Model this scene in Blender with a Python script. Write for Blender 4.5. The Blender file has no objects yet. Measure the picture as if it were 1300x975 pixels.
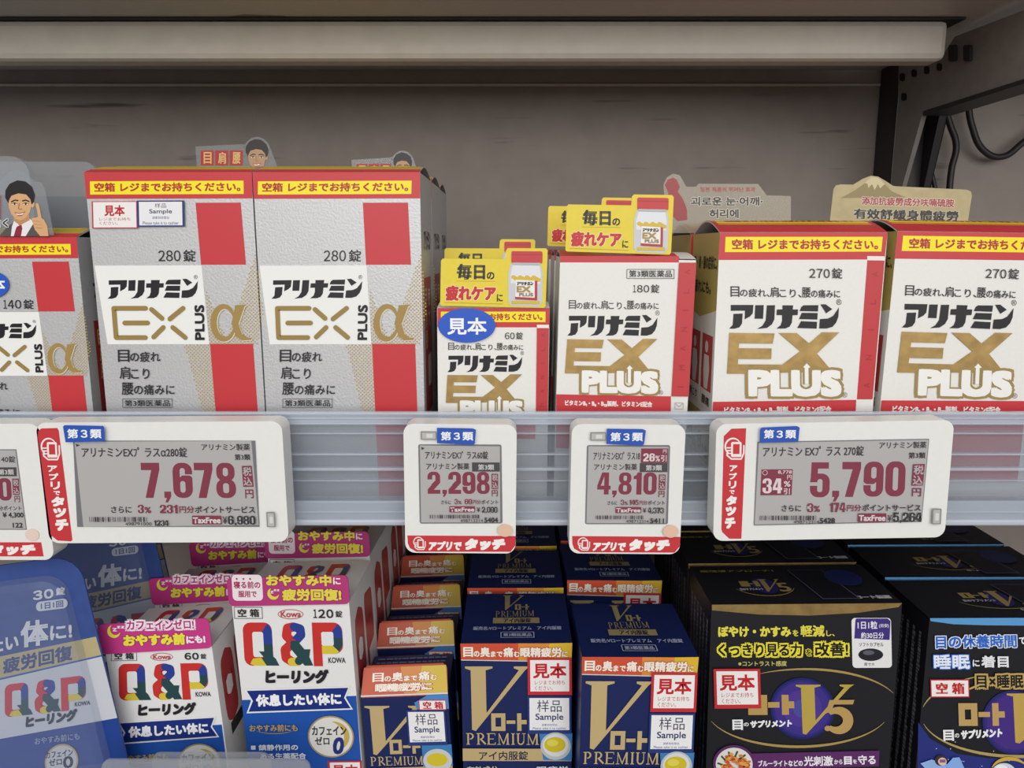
import bpy, math, random
import numpy as np
from mathutils import Vector, Matrix
from mathutils.geometry import tessellate_polygon

# ---------------------------------------------------------------- camera, light, exposure
SC = bpy.context.scene
COL = SC.collection
F = 975.0                     # focal length in pixels of the 1300x975 photograph
CZ = 0.30                      # camera height above the upper product deck's neighbourhood
PITCH = math.atan(172.5 / F)   # looking slightly down
cam = bpy.data.cameras.new('camera')
cam.sensor_width = 36.0
cam.lens = F * 36.0 / 1300.0
cam.clip_start = 0.01
cam_ob = bpy.data.objects.new('camera', cam)
COL.objects.link(cam_ob)
cam_ob.location = (0, 0, CZ)
cam_ob.rotation_euler = (math.pi / 2 - PITCH, 0, 0)
SC.camera = cam_ob

world = bpy.data.worlds.new('store_interior')
SC.world = world
world.use_nodes = True
wn = world.node_tree
_tc = wn.nodes.new('ShaderNodeTexCoord'); _sx = wn.nodes.new('ShaderNodeSeparateXYZ'); _rp = wn.nodes.new('ShaderNodeValToRGB')
_rp.color_ramp.elements[0].position = 0.40; _rp.color_ramp.elements[0].color = (0.46, 0.45, 0.44, 1)      # store floor
_rp.color_ramp.elements[1].position = 0.55; _rp.color_ramp.elements[1].color = (0.96, 0.97, 1.0, 1)       # bright ceiling and aisles
_ma = wn.nodes.new('ShaderNodeMath'); _ma.operation = 'MULTIPLY_ADD'; _ma.inputs[1].default_value = .5; _ma.inputs[2].default_value = .5
wn.links.new(_tc.outputs['Generated'], _sx.inputs[0]); wn.links.new(_sx.outputs['Z'], _ma.inputs[0]); wn.links.new(_ma.outputs[0], _rp.inputs[0])
wn.links.new(_rp.outputs[0], wn.nodes['Background'].inputs[0])
wn.nodes['Background'].inputs[1].default_value = 0.37

def area(name, loc, target, sx, sy, power, col=(1, 1, 1)):
    l = bpy.data.lights.new(name, 'AREA')
    l.shape = 'RECTANGLE'; l.size = sx; l.size_y = sy; l.energy = power; l.color = col
    o = bpy.data.objects.new(name, l); COL.objects.link(o)
    o.location = loc
    o.rotation_euler = (Vector(target) - Vector(loc)).to_track_quat('-Z', 'Y').to_euler()
    return o
area('aisle_ceiling_light', (-0.3, -1.4, 1.35), (0, 0.36, 0.25), 3.0, 1.2, 24, (1.0, 0.985, 0.95))
area('far_aisle_light', (0.5, -2.4, 0.62), (0, 0.36, 0.25), 3.0, 0.8, 33, (1.0, 0.985, 0.95))

SC.view_settings.view_transform = 'Standard'
SC.view_settings.look = 'None'
SC.view_settings.gamma = 1
SC.view_settings.use_curve_mapping = False
SC.view_settings.exposure = 0.0

# ---------------------------------------------------------------- photograph -> place
CP, SP = math.cos(PITCH), math.sin(PITCH)
def ray(px, py):
    a, b = (px - 650) / F, (487.5 - py) / F
    return Vector((a, CP + b * SP, b * CP - SP))
def at_y(px, py, Y):
    d = ray(px, py); t = Y / d.y
    return Vector((d.x * t, Y, CZ + d.z * t))
def at_x(px, py, X):
    d = ray(px, py); t = X / d.x
    return Vector((X, d.y * t, CZ + d.z * t))
def at_plane(px, py, p, n):
    d = ray(px, py); o = Vector((0, 0, CZ))
    return o + d * ((p - o).dot(n) / d.dot(n))

# ---------------------------------------------------------------- materials
def lin(c):
    c = c / 255.0
    return c / 12.92 if c <= 0.04045 else ((c + 0.055) / 1.055) ** 2.4
def rgb(h):
    h = h.lstrip('#')
    return (lin(int(h[0:2], 16)), lin(int(h[2:4], 16)), lin(int(h[4:6], 16)), 1)
MATS = {}
def mat(key, col=None, rough=0.45, metal=0.0, bump=0.0, scale=300.0, var=0.0, spec=0.4, stretch=(1, 1, 1), coat=0.0):
    if key in MATS: return MATS[key]
    m = bpy.data.materials.new(key); m.use_nodes = True
    nt = m.node_tree; b = nt.nodes['Principled BSDF']
    b.inputs['Base Color'].default_value = rgb(col)
    b.inputs['Roughness'].default_value = rough
    b.inputs['Metallic'].default_value = metal
    b.inputs['Specular IOR Level'].default_value = spec
    b.inputs['Coat Weight'].default_value = coat
    if bump or var:
        tc = nt.nodes.new('ShaderNodeTexCoord'); mp = nt.nodes.new('ShaderNodeMapping')
        mp.inputs['Scale'].default_value = stretch
        nt.links.new(tc.outputs['Object'], mp.inputs['Vector'])
        nz = nt.nodes.new('ShaderNodeTexNoise'); nz.inputs['Scale'].default_value = scale; nz.inputs['Detail'].default_value = 4
        nt.links.new(mp.outputs[0], nz.inputs['Vector'])
        if bump:
            bp = nt.nodes.new('ShaderNodeBump'); bp.inputs['Strength'].default_value = bump; bp.inputs['Distance'].default_value = 0.0006
            nt.links.new(nz.outputs['Fac'], bp.inputs['Height']); nt.links.new(bp.outputs[0], b.inputs['Normal'])
        if var:
            c = rgb(col); rp = nt.nodes.new('ShaderNodeValToRGB')
            rp.color_ramp.elements[0].position = 0.32; rp.color_ramp.elements[1].position = 0.68
            rp.color_ramp.elements[0].color = tuple(x * (1 - var) for x in c[:3]) + (1,)
            rp.color_ramp.elements[1].color = tuple(min(1, x * (1 + var)) for x in c[:3]) + (1,)
            nt.links.new(nz.outputs['Fac'], rp.inputs[0]); nt.links.new(rp.outputs[0], b.inputs['Base Color'])
    MATS[key] = m
    return m
def clear(key, col, opacity, rough=0.15):
    """clear or hazy plastic: part of the light passes, part is scattered or mirrored"""
    if key in MATS: return MATS[key]
    m = bpy.data.materials.new(key); m.use_nodes = True
    nt = m.node_tree; b = nt.nodes['Principled BSDF']; out = nt.nodes['Material Output']
    b.inputs['Base Color'].default_value = rgb(col); b.inputs['Roughness'].default_value = rough
    tr = nt.nodes.new('ShaderNodeBsdfTransparent'); mx = nt.nodes.new('ShaderNodeMixShader')
    tr.inputs[0].default_value = (0.93, 0.95, 0.97, 1)
    tc = nt.nodes.new('ShaderNodeTexCoord'); mp = nt.nodes.new('ShaderNodeMapping'); mp.inputs['Scale'].default_value = (2, 1, 40)
    nz = nt.nodes.new('ShaderNodeTexNoise'); nz.inputs['Scale'].default_value = 9
    ml = nt.nodes.new('ShaderNodeMapRange'); ml.inputs['To Min'].default_value = max(0, opacity - 0.02); ml.inputs['To Max'].default_value = opacity + 0.02
    nt.links.new(tc.outputs['Object'], mp.inputs[0]); nt.links.new(mp.outputs[0], nz.inputs['Vector'])
    nt.links.new(nz.outputs['Fac'], ml.inputs[0]); nt.links.new(ml.outputs[0], mx.inputs[0])
    nt.links.new(tr.outputs[0], mx.inputs[1]); nt.links.new(b.outputs[0], mx.inputs[2]); nt.links.new(mx.outputs[0], out.inputs[0])
    MATS[key] = m
    return m
def ink(c):
    """a printed colour; a few names are foils"""
    if c == 'gold': return mat('gold_foil', '#a98c58', 0.36, 0.6, 0.15, 160, 0.16)
    if c == 'palegold': return mat('pale_gold_foil', '#cdb78a', 0.4, 0.35, 0.1, 500, 0.06)
    if c == 'silver': return mat('silver_board', '#c3c3c4', 0.42, 0.35, 0.25, 900, 0.03)
    if c == 'film': return clear('clear_film', '#b8b8ba', 0.30)
    if c.endswith('~'): return clear('tinted_film_' + c[1:7], c[:7], 0.62, 0.3)
    return mat('ink_' + c.lstrip('#'), c, 0.38, 0.0, 0.0, 400, 0.0)

# ---------------------------------------------------------------- objects
def tag(o, label=None, cat=None, group=None, kind=None):
    if label: o['label'] = label
    if cat: o['category'] = cat
    if group: o['group'] = group
    if kind: o['kind'] = kind
    return o
def empty(name, loc=(0, 0, 0), rot=(0, 0, 0)):
    o = bpy.data.objects.new(name, None); o.empty_display_size = 0.01
    COL.objects.link(o); o.location = loc; o.rotation_euler = rot
    return o
def mesh_ob(name, verts, faces, mats, parent=None, idx=None, smooth=False):
    me = bpy.data.meshes.new(name)
    me.from_pydata([tuple(v) for v in verts], [], [tuple(f) for f in faces])
    for m in (mats if isinstance(mats, (list, tuple)) else [mats]): me.materials.append(m)
    if idx is not None: me.polygons.foreach_set('material_index', idx)
    if smooth: me.polygons.foreach_set('use_smooth', [True] * len(me.polygons))
    me.update()
    o = bpy.data.objects.new(name, me); COL.objects.link(o)
    if parent: o.parent = parent
    return o
def bevel(o, w, seg=2):
    b = o.modifiers.new('edge', 'BEVEL'); b.width = w; b.segments = seg; b.limit_method = 'ANGLE'; b.angle_limit = math.radians(40)
    return o
def box(name, x0, x1, y0, y1, z0, z1, m, parent=None, bev=0):
    v = [(x, y, z) for z in (z0, z1) for y in (y0, y1) for x in (x0, x1)]
    f = [(0, 2, 3, 1), (4, 5, 7, 6), (0, 1, 5, 4), (2, 6, 7, 3), (0, 4, 6, 2), (1, 3, 7, 5)]
    o = mesh_ob(name, v, f, m, parent)
    if bev: bevel(o, bev)
    return o
def prism(name, pts, vec, m, parent=None, bev=0):
    """a closed 3-D outline given a thickness along vec"""
    n = len(pts); vec = Vector(vec)
    v = [Vector(p) for p in pts] + [Vector(p) + vec for p in pts]
    tri = tessellate_polygon([v[:n]])
    f = [tuple(t) for t in tri] + [tuple(i + n for i in reversed(t)) for t in tri]
    f += [(i, (i + 1) % n, (i + 1) % n + n, i + n) for i in range(n)]
    o = mesh_ob(name, v, f, m, parent)
    if bev: bevel(o, bev)
    return o
def children(o): return [c for c in bpy.data.objects if c.parent == o]
KIDS = {}
def dup(root, loc=None, rot=None, skip=()):
    if root.name not in KIDS:
        KIDS[root.name] = [(c, children(c)) for c in children(root)]
    r = root.copy(); COL.objects.link(r)
    if loc is not None: r.location = loc
    if rot is not None: r.rotation_euler = rot
    for c, gs in KIDS[root.name]:
        if c.name.split('.')[0] in skip: continue
        d = c.copy(); COL.objects.link(d); d.parent = r
        for g in gs:
            e = g.copy(); COL.objects.link(e); e.parent = d
    return r

def rrect(x0, y0, x1, y1, r, n=6):
    out = []
    for cx, cy, a in ((x1 - r, y1 - r, 0), (x0 + r, y1 - r, 90), (x0 + r, y0 + r, 180), (x1 - r, y0 + r, 270)):
        for k in range(n + 1):
            t = math.radians(a + 90 * k / n); out.append((cx + r * math.cos(t), cy + r * math.sin(t)))
    return out

# ---------------------------------------------------------------- lettering
GLY = {}
def glyphs(s):
    """outline of a line of text, filled: unit square vertices + triangles"""
    if s in GLY: return GLY[s]
    c = bpy.data.curves.new('t', 'FONT'); c.body = s; c.size = 1; c.resolution_u = 3; c.fill_mode = 'FRONT'
    o = bpy.data.objects.new('t', c); COL.objects.link(o)
    dg = bpy.context.evaluated_depsgraph_get()
    me = bpy.data.meshes.new_from_object(o.evaluated_get(dg))
    me.calc_loop_triangles()
    v = np.empty(len(me.vertices) * 3); me.vertices.foreach_get('co', v); v = v.reshape(-1, 3)[:, :2]
    t = np.empty(len(me.loop_triangles) * 3, dtype=np.int64); me.loop_triangles.foreach_get('vertices', t); t = t.reshape(-1, 3)
    bpy.data.objects.remove(o); bpy.data.curves.remove(c); bpy.data.meshes.remove(me)
    lo, hi = v.min(0), v.max(0)
    asp = (hi[0] - lo[0]) / max(1e-6, hi[1] - lo[1])
    v = (v - lo) / np.maximum(hi - lo, 1e-6)
    v[:, 1] = 1 - v[:, 1]                 # v runs downward
    GLY[s] = (v, t, asp)
    return GLY[s]

LAYER = 1.4e-5
class Sheet:
    """flat print on a face; pictures coordinates (frame: ox, oy, scale) -> the face's own u, v"""
    def __init__(s, parent, W, Hv, quad=None, frame=None, origin=(0, 0, 0), u=(1, 0, 0), v=(0, 0, -1), aff=None, lift=2e-5):
        s.parent, s.W, s.H = parent, W, Hv
        s.O, s.u, s.v = Vector(origin), Vector(u), Vector(v)
        s.n = s.v.cross(s.u).normalized()
        s.frame, s.aff = frame, aff
        s.M = None
        if quad:
            A, B = [], []
            for (x, y), (a, b) in zip(quad, ((0, 0), (W, 0), (W, Hv), (0, Hv))):
                A.append([x, y, 1, 0, 0, 0, -a * x, -a * y]); B.append(a)
                A.append([0, 0, 0, x, y, 1, -b * x, -b * y]); B.append(b)
            h = np.linalg.solve(np.array(A), np.array(B)); s.M = np.append(h, 1).reshape(3, 3)
        s.z = lift; s.cur = None; s.stack = None; s.surf = None
    def m(s, x, y):
        if s.aff: x, y = s.aff[0] + x * s.aff[1], s.aff[2] + y * s.aff[3]
        if s.M is None: return (x / 100 * s.W, y / 100 * s.H)
        if s.frame: x, y = s.frame[0] + x / s.frame[2], s.frame[1] + y / s.frame[2]
        w = s.M @ np.array([x, y, 1.0]); return (w[0] / w[2], w[1] / w[2])
    # --- grouping into parts
    def part(s, name, label=None):
        s.end(); s.stack = None; s.cur = [name, label, [], [], [], []]
        return s
    def sub(s, name='lettering'):
        s.end(); s.cur = [name, None, [], [], [], []]
        return s
    def end(s):
        if s.cur and s.cur[2]:
            name, label, V, T, I, C = s.cur
            off = 0; vs, ts = [], []
            for v, t in zip(V, T):
                vs.append(v); ts.append(t + off); off += len(v)
            v = np.concatenate(vs); t = np.concatenate(ts)
            P = np.array(s.O)[None] + v[:, :1] * np.array(s.u)[None] + v[:, 1:2] * np.array(s.v)[None] + v[:, 2:3] * np.array(s.n)[None]
            if s.surf: P = s.surf(v)
            me = bpy.data.meshes.new(name)
            me.vertices.add(len(P)); me.vertices.foreach_set('co', P.astype(np.float32).ravel())
            me.loops.add(len(t) * 3); me.polygons.add(len(t))
            me.loops.foreach_set('vertex_index', t.astype(np.int32).ravel())
            me.polygons.foreach_set('loop_start', np.arange(0, len(t) * 3, 3, dtype=np.int32))
            for c in C: me.materials.append(ink(c))
            me.polygons.foreach_set('material_index', np.concatenate(I).astype(np.int32))
            me.update(calc_edges=True); me.validate()
            o = bpy.data.objects.new(name, me); COL.objects.link(o)
            o.parent = s.stack or s.parent
            if label: o['label'] = label
            if s.stack is None: s.stack = o
        s.cur = None
    def add(s, uv, tris, col, step=True):
        if s.cur is None: s.part('lettering')
        if col not in s.cur[5]: s.cur[5].append(col)
        k = s.cur[5].index(col)
        uv = np.asarray(uv, float); tris = np.asarray(tris).reshape(-1, 3)
        # face outward: u x v points inward, so wind clockwise in (u, v)
        a, b, c = uv[tris[:, 0]], uv[tris[:, 1]], uv[tris[:, 2]]
        cr = (b[:, 0] - a[:, 0]) * (c[:, 1] - a[:, 1]) - (b[:, 1] - a[:, 1]) * (c[:, 0] - a[:, 0])
        tris = np.where((cr > 0)[:, None], tris[:, ::-1], tris)
        s.cur[2].append(np.column_stack([uv, np.full(len(uv), s.z)])); s.cur[3].append(tris); s.cur[4].append(np.full(len(tris), k))
        if step: s.z += LAYER
    # --- shapes
    def poly(s, pts, col, rawuv=False):
        uv = [p if rawuv else s.m(*p) for p in pts]
        t = tessellate_polygon([[Vector((a, b, 0)) for a, b in uv]])
        s.add(uv, [tuple(x) for x in t], col)
    def rect(s, x0, y0, x1, y1, col, r=0):
        if s.surf and not r:
            n = max(1, int((y1 - y0) / 8)); ys = [y0 + (y1 - y0) * k / n for k in range(n + 1)]
            s.add([s.m(x, y) for y in ys for x in (x0, x1)], [t for k in range(n) for t in ((2*k, 2*k+1, 2*k+3), (2*k, 2*k+3, 2*k+2))], col); return
        s.poly(rrect(x0, y0, x1, y1, r, 4) if r else [(x0, y0), (x1, y0), (x1, y1), (x0, y1)], col)
    def frame_rect(s, x0, y0, x1, y1, w, col, inner, r=0):
        s.rect(x0, y0, x1, y1, col, r); s.rect(x0 + w, y0 + w, x1 - w, y1 - w, inner, max(0, r - w))
    def box_line(s, x0, y0, x1, y1, w, col):
        s.stroke([(x0, y0), (x1, y0), (x1, y1), (x0, y1), (x0, y0)], w, col, False)
    def ell(s, cx, cy, rx, ry, col, n=36, a0=0, a1=360):
        s.poly([(cx + rx * math.cos(math.radians(a0 + (a1 - a0) * k / n)), cy + ry * math.sin(math.radians(a0 + (a1 - a0) * k / n))) for k in range(n)], col)
    def stroke(s, pts, w, col, caps=True):
        uv, tr = [], []
        for (x0, y0), (x1, y1) in zip(pts, pts[1:]):
            d = math.hypot(x1 - x0, y1 - y0) or 1; nx, ny = -(y1 - y0) / d * w / 2, (x1 - x0) / d * w / 2
            k = len(uv)
            uv += [s.m(x0 + nx, y0 + ny), s.m(x1 + nx, y1 + ny), s.m(x1 - nx, y1 - ny), s.m(x0 - nx, y0 - ny)]
            tr += [(k, k + 1, k + 2), (k, k + 2, k + 3)]
        s.add(uv, tr, col)
        q = pts if caps else pts[1:-1]
        for x, y in q:
            s.add([s.m(x + w / 2 * math.cos(t * math.pi / 5), y + w / 2 * math.sin(t * math.pi / 5)) for t in range(10)],
                  [(0, i, i + 1) for i in range(1, 9)], col, False); s.z += 1e-6
    def arc(s, cx, cy, rx, ry, a0, a1, w, col, w1=None, n=28):
        """an arc that tapers from width w in the middle to w1 at its ends"""
        w1 = w if w1 is None else w1
        out, inn = [], []
        for k in range(n + 1):
            f = k / n; t = math.radians(a0 + (a1 - a0) * f); ww = w1 + (w - w1) * math.sin(math.pi * f)
            out.append((cx + (rx + ww / 2) * math.cos(t), cy + (ry + ww / 2) * math.sin(t)))
            inn.append((cx + (rx - ww / 2) * math.cos(t), cy + (ry - ww / 2) * math.sin(t)))
        uv = [s.m(*p) for p in out + inn]; N = n + 1
        s.add(uv, [x for k in range(n) for x in ((k, k + 1, N + k + 1), (k, N + k + 1, N + k))], col)
    def text(s, t, x0, y0, x1, y1, col, b=0.0, sh=0.0, out=None, ow=0.08, rot=0, dy=0.0):
        """t is fitted to the box; b: boldness, ow: outline width (both in heights); sh: slant; rot=1 reads upward; dy: rise of the baseline to the right (frame units)"""
        v, tri, _ = glyphs(t)
        v = v.copy()
        if sh: v[:, 0] = (v[:, 0] + sh * (1 - v[:, 1]) * (y1 - y0) / (x1 - x0)) / (1 + sh * (y1 - y0) / (x1 - x0))
        if rot: v = np.column_stack([v[:, 1], 1 - v[:, 0]])
        e = b * (min(x1 - x0, y1 - y0))
        xx = x0 + e + v[:, 0] * (x1 - x0 - 2 * e); yy = y0 + e + v[:, 1] * (y1 - y0 - 2 * e) - dy * v[:, 0]
        c = [s.m(x0, y0), s.m(x1, y0), s.m(x1, y1), s.m(x0, y1)]
        hgt = min(x1 - x0, y1 - y0)
        def put(r, n, col):
            if n > 1 and r > .045: put(r * .5, 8, col)
            for k in range(n):
                dx, dyy = ((0, 0) if n == 1 else [(1, 1), (-1, -1), (1, -1), (-1, 1), (1.1, 0), (-1.1, 0), (0, 1.1), (0, -1.1)][k])
                q = r * hgt * (.92 if n > 1 else 0); dx, dyy = dx * q, dyy * q
                X, Y = xx + dx, yy + dyy
                if s.aff: X, Y = s.aff[0] + X * s.aff[1], s.aff[2] + Y * s.aff[3]
                if s.M is None: uv = np.column_stack([X / 100 * s.W, Y / 100 * s.H])
                else:
                    if s.frame: X, Y = s.frame[0] + X / s.frame[2], s.frame[1] + Y / s.frame[2]
                    w = np.column_stack([X, Y, np.ones(len(X))]) @ s.M.T; uv = w[:, :2] / w[:, 2:3]
                s.add(uv, tri, col, False); s.z += 1.2e-6
        if out: put(b + ow, 8, out); s.z += LAYER
        if b > 0.045: put(b, 8, col)
        elif b > 0: put(b, 4, col)
        else: put(0, 1, col)
        s.z += LAYER
    def nums(s, t, x0, y0, x1, y1, col, b=0.0):
        """upright numerals, each in its own cell"""
        u = (x1 - x0) / sum(.62 if ch == '1' else 1 for ch in t); x = x0
        for ch in t:
            w = u * (.62 if ch == '1' else 1)
            s.text(chr(ord(ch) + 0xFEE0), x + u * .07, y0, x + w - u * .07, y1, col, b); x += w
    def mixed(s, runs, x0, y0, x1, y1, col, **k):
        """runs of (text, size) set on one baseline"""
        tot = sum(len(t) * z for t, z in runs); u = (x1 - x0) / tot; x = x0
        for t, z in runs:
            w = len(t) * z * u
            s.text(t, x + u * .03, y1 - (y1 - y0) * z, x + w - u * .03, y1 - (y1 - y0) * .02 * (1 - z), col, **k); x += w
    def column(s, t, x0, y0, x1, y1, col, b=0.0, gap=0.08):
        h = (y1 - y0) / len(t)
        for k, ch in enumerate(t):
            s.text(ch, x0, y0 + k * h + gap * h / 2, x1, y0 + (k + 1) * h - gap * h / 2, col, b)
    def bars(s, x0, y0, x1, y1, col, seed=1):
        r = random.Random(seed); x = x0; uv, tr = [], []
        while x < x1:
            w = r.choice((1, 1, 2, 3)) * (x1 - x0) / 130; k = len(uv)
            uv += [s.m(x, y0), s.m(x + w, y0), s.m(x + w, y1), s.m(x, y1)]; tr += [(k, k + 1, k + 2), (k, k + 2, k + 3)]
            x += w + r.choice((1.6, 2, 3.4)) * (x1 - x0) / 110
        s.add(uv, tr, col)

# ---------------------------------------------------------------- cartons
def carton(name, TL, TR, ybot, Y, depth, zbase, mats, yaw=0, rise=0.0, side_mat=None):
    """folding carton standing on zbase, front top edge from TL to TR (photo pixels) at depth Y. Returns root, W, H, Hv"""
    yaw = math.radians(yaw)
    p0 = at_y(TL[0], TL[1], Y)
    n = Vector((math.sin(yaw), -math.cos(yaw), 0))
    p1 = at_plane(TR[0], TR[1], p0, n)
    W = (p1 - p0).length
    lean = math.asin((p1.z - p0.z) / W)
    mid = (p0 + p1) / 2
    H = mid.z - zbase
    pb = at_plane((TL[0] + TR[0]) / 2, ybot, mid, n)
    Hv = mid.z - pb.z
    r = empty(name, (mid.x, mid.y, zbase), (0, -lean, yaw))
    body(r, W, H, depth, mats, rise, side_mat)
    return r, W, H, Hv
def body(r, W, H, D, m, rise=0.0, side_mat=None):
    """front, back, bottom and side panels with dust flaps inside; the lid is a part of its own, bulging upward where it is loose"""
    w = W / 2
    V = [(-w, 0, 0), (w, 0, 0), (w, D, 0), (-w, D, 0), (-w, 0, H), (w, 0, H), (w, D, H), (-w, D, H),
         (-w, .0004, H - .0012), (w, .0004, H - .0012), (w, D - .0004, H - .0012), (-w, D - .0004, H - .0012)]
    Fc = [(0, 1, 5, 4), (2, 3, 7, 6), (3, 2, 1, 0), (1, 2, 6, 5), (3, 0, 4, 7), (8, 9, 10, 11)]
    mesh_ob('carton_body', V, Fc, [m, side_mat or m, mat('grey_inner_board', '#8f8b86', .7)], r, [0, 1, 0, 1, 1, 2])
    n = 12 if rise else 1; V = []; Fc = []
    prof = [(D * k / n, H + rise * math.sin(math.pi * k / n)) for k in range(n + 1)]
    for y, z in prof: V += [(-w, y, z), (w, y, z), (w, y, z - .0005), (-w, y, z - .0005)]
    for k in range(n):
        o = 4 * k
        for q in range(4): Fc.append((o + q, o + (q + 1) % 4, o + 4 + (q + 1) % 4, o + 4 + q))
    Fc += [(3, 2, 1, 0), (4 * n, 4 * n + 1, 4 * n + 2, 4 * n + 3)]
    mesh_ob('lid', V, Fc, m, r)
def lid_sheet(r, W, H, D, rise=0.0):
    """print on the lid, following its bulge; v runs from the back edge to the front edge"""
    s = Sheet(r, W, D, None, None, (-W / 2, D, H + .0001), (1, 0, 0), (0, -1, 0))
    if rise:
        def f(v):
            t = v[:, 1] / D
            return np.column_stack([-W / 2 + v[:, 0], D - v[:, 1], H + .0001 + rise * np.sin(np.pi * np.clip(t, 0, 1)) + v[:, 2]])
        s.surf = f
    return s
def row(root, n, pitch, labels, group, skip=(), yaw=None, jit=0.0006, seed=3):
    """the cartons queued behind the first one"""
    out = []; rd = random.Random(seed)
    a = root.rotation_euler.z if yaw is None else yaw
    for k in range(1, n + 1):
        d = pitch * k
        loc = Vector(root.location) + Vector((-math.sin(a) * d * 0 + rd.uniform(-jit, jit), d, 0))
        c = dup(root, loc, (root.rotation_euler.x, root.rotation_euler.y, root.rotation_euler.z + rd.uniform(-.006, .006)), skip)
        c['label'] = labels[k - 1]; out.append(c)
        if group: c['group'] = group
    if group: root['group'] = group
    return out
Z1 = (0, 180, 2.785); Z2 = (310, 180, 2.785); Z3 = (540, 220, 3.144); Z4 = (860, 200, 2.955)
Z5 = (0, 520, 3.42); Z6 = (500, 520, 3.42); Z7 = (880, 510, 3.095)
ZA = (0, 670, 3.19); ZB = (140, 660, 3.095); ZC = (290, 660, 3.095); ZD = (460, 660, 3.095)
ZE = (570, 680, 3.306); ZF = (710, 680, 3.306); ZG = (860, 650, 3.0); ZH = (1080, 650, 3.0)
def front(r, W, H, Hv, quad, frame, aff=None, dy=0.0, lift=2e-5):
    return Sheet(r, W, Hv, quad, frame, (-W / 2, -dy, H), (1, 0, 0), (0, 0, -1), aff, lift)
RED, BLK, WHT, YEL = '#c8383e', '#1d1b1d', '#ece9e4', '#f7e619'
# ================================================================ the shelving
YF = 0.36                                    # front of the goods on the upper deck
ZDECK = at_y(650, 647, YF).z                  # top of that deck
YW = 0.66                                     # back wall
ZLOW = at_y(650, 1180, 0.35).z                # lower deck, below the frame
ZTOP = CZ + 0.143                             # underside of the shelf above
m_wall = mat('painted_back_panel', '#928780', 0.6, 0, 0.2, 60, 0.05)
# dark horizontal scuffs on the panel
nt = m_wall.node_tree; b = nt.nodes['Principled BSDF']
tc = nt.nodes.new('ShaderNodeTexCoord'); mp = nt.nodes.new('ShaderNodeMapping'); mp.inputs['Scale'].default_value = (9, 1, 110)
nz = nt.nodes.new('ShaderNodeTexNoise'); nz.inputs['Scale'].default_value = 1.0; nz.inputs['Detail'].default_value = 3
rp = nt.nodes.new('ShaderNodeValToRGB'); rp.color_ramp.elements[0].position = 0.66; rp.color_ramp.elements[1].position = 0.76
mx = nt.nodes.new('ShaderNodeMix'); mx.data_type = 'RGBA'
old = b.inputs['Base Color'].links[0].from_socket
nt.links.new(tc.outputs['Object'], mp.inputs[0]); nt.links.new(mp.outputs[0], nz.inputs['Vector']); nt.links.new(nz.outputs['Fac'], rp.inputs[0])
nt.links.new(rp.outputs[0], mx.inputs[0]); nt.links.new(old, mx.inputs[6]); mx.inputs[7].default_value = rgb('#5e5654'); nt.links.new(mx.outputs[2], b.inputs['Base Color'])
m_steel = mat('grey_shelf_steel', '#bdb9b5', 0.5, 0, 0.1, 80, 0.05, stretch=(1, 6, 6))
m_beam = mat('pale_beam_steel', '#c6bfb4', 0.4, 0, 0.1, 80, 0.04)
m_dark = mat('black_upright_steel', '#2b2728', 0.5, 0, 0.1, 90, 0.08)
m_brk = mat('grey_bracket_steel', '#827c78', 0.5, 0, 0.1, 120, 0.08)
m_lip = mat('shelf_lip_steel', '#b5b0ab', 0.45, 0, 0.05, 80, 0.04)
m_hole = mat('slot_black', '#0e0d0e', 0.8)
wl = box('wall_back', -0.7, 0.7, YW, YW + 0.012, ZLOW, ZTOP + .1, m_wall); wl['kind'] = 'structure'
unit = empty('shelving_unit', (0, YW, ZLOW))
tag(unit, 'grey steel gondola shelving with black upright, cantilever bracket and three decks', 'shelving')
def ub(name, x0, x1, y0, y1, z0, z1, m, bev=0):
    o = box(name, x0, x1, y0 - YW, y1 - YW, z0 - ZLOW, z1 - ZLOW, m, unit, bev); return o
def upr(name, pts, vec, m, bev=0):
    return prism(name, [Vector(p) - Vector((0, YW, ZLOW)) for p in pts], vec, m, unit, bev)
XB = 0.300
ub('upper_shelf_panel', -0.7, XB + .35, 0.453, YW, ZTOP, ZTOP + 0.002, m_steel)
ub('shelf_lip', -0.7, XB + 0.35, 0.436, 0.453, ZTOP - 0.0008, ZTOP + 0.03, m_lip, 0.001)
yb = 0.516; t = ZTOP; q = at_y(600, 76, yb).z
ub('support_beam', -0.7, at_y(1203, 60, yb).x, yb, yb + 0.02, q, t - .0012, m_beam, 0.004)
ub('beam_flange', -0.7, at_y(1222, 52, yb).x, yb - 0.002, yb + 0.025, t - .0016, t - .0004, m_dark, 0.0004)
ub('rear_seam', -0.7, XB, YW - 0.003, YW, at_y(600, 109, YW - .003).z, at_y(600, 106, YW - .003).z, m_beam, 0.0006)
# upright post, bracket with its slots
ub('upright', XB, XB + 0.03, at_x(1142, 150, XB).y, YW - .001, ZLOW, ZTOP, m_dark, 0.001)
bk = [at_x(x, y, XB - .003) for x, y in ((1141, 80), (1200, 66), (1212, 47), (1300, 13), (1420, -30), (1420, 66), (1300, 102), (1172, 142), (1146, 236), (1110, 380), (1098, 380), (1131, 236), (1141, 120))]
upr('bracket', bk, (0.003, 0, 0), m_brk, 0.0004)
fl = [at_x(x, y, XB - .004) for x, y in ((1300, 100), (1420, 64), (1420, 70), (1300, 106), (1172, 147), (1172, 141))]
upr('bracket_flange', fl, (0.02, 0, 0), m_dark)
for k, (x, y) in enumerate(((1160, 93), (1176, 89), (1192, 85), (1147, 123), (1145, 98))):
    upr('slot', [at_x(x + a, y + c, XB - .0036) for a, c in rrect(-3, -5, 3, 5, 2.5, 3)], (0.0005, 0, 0), m_hole)
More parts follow.
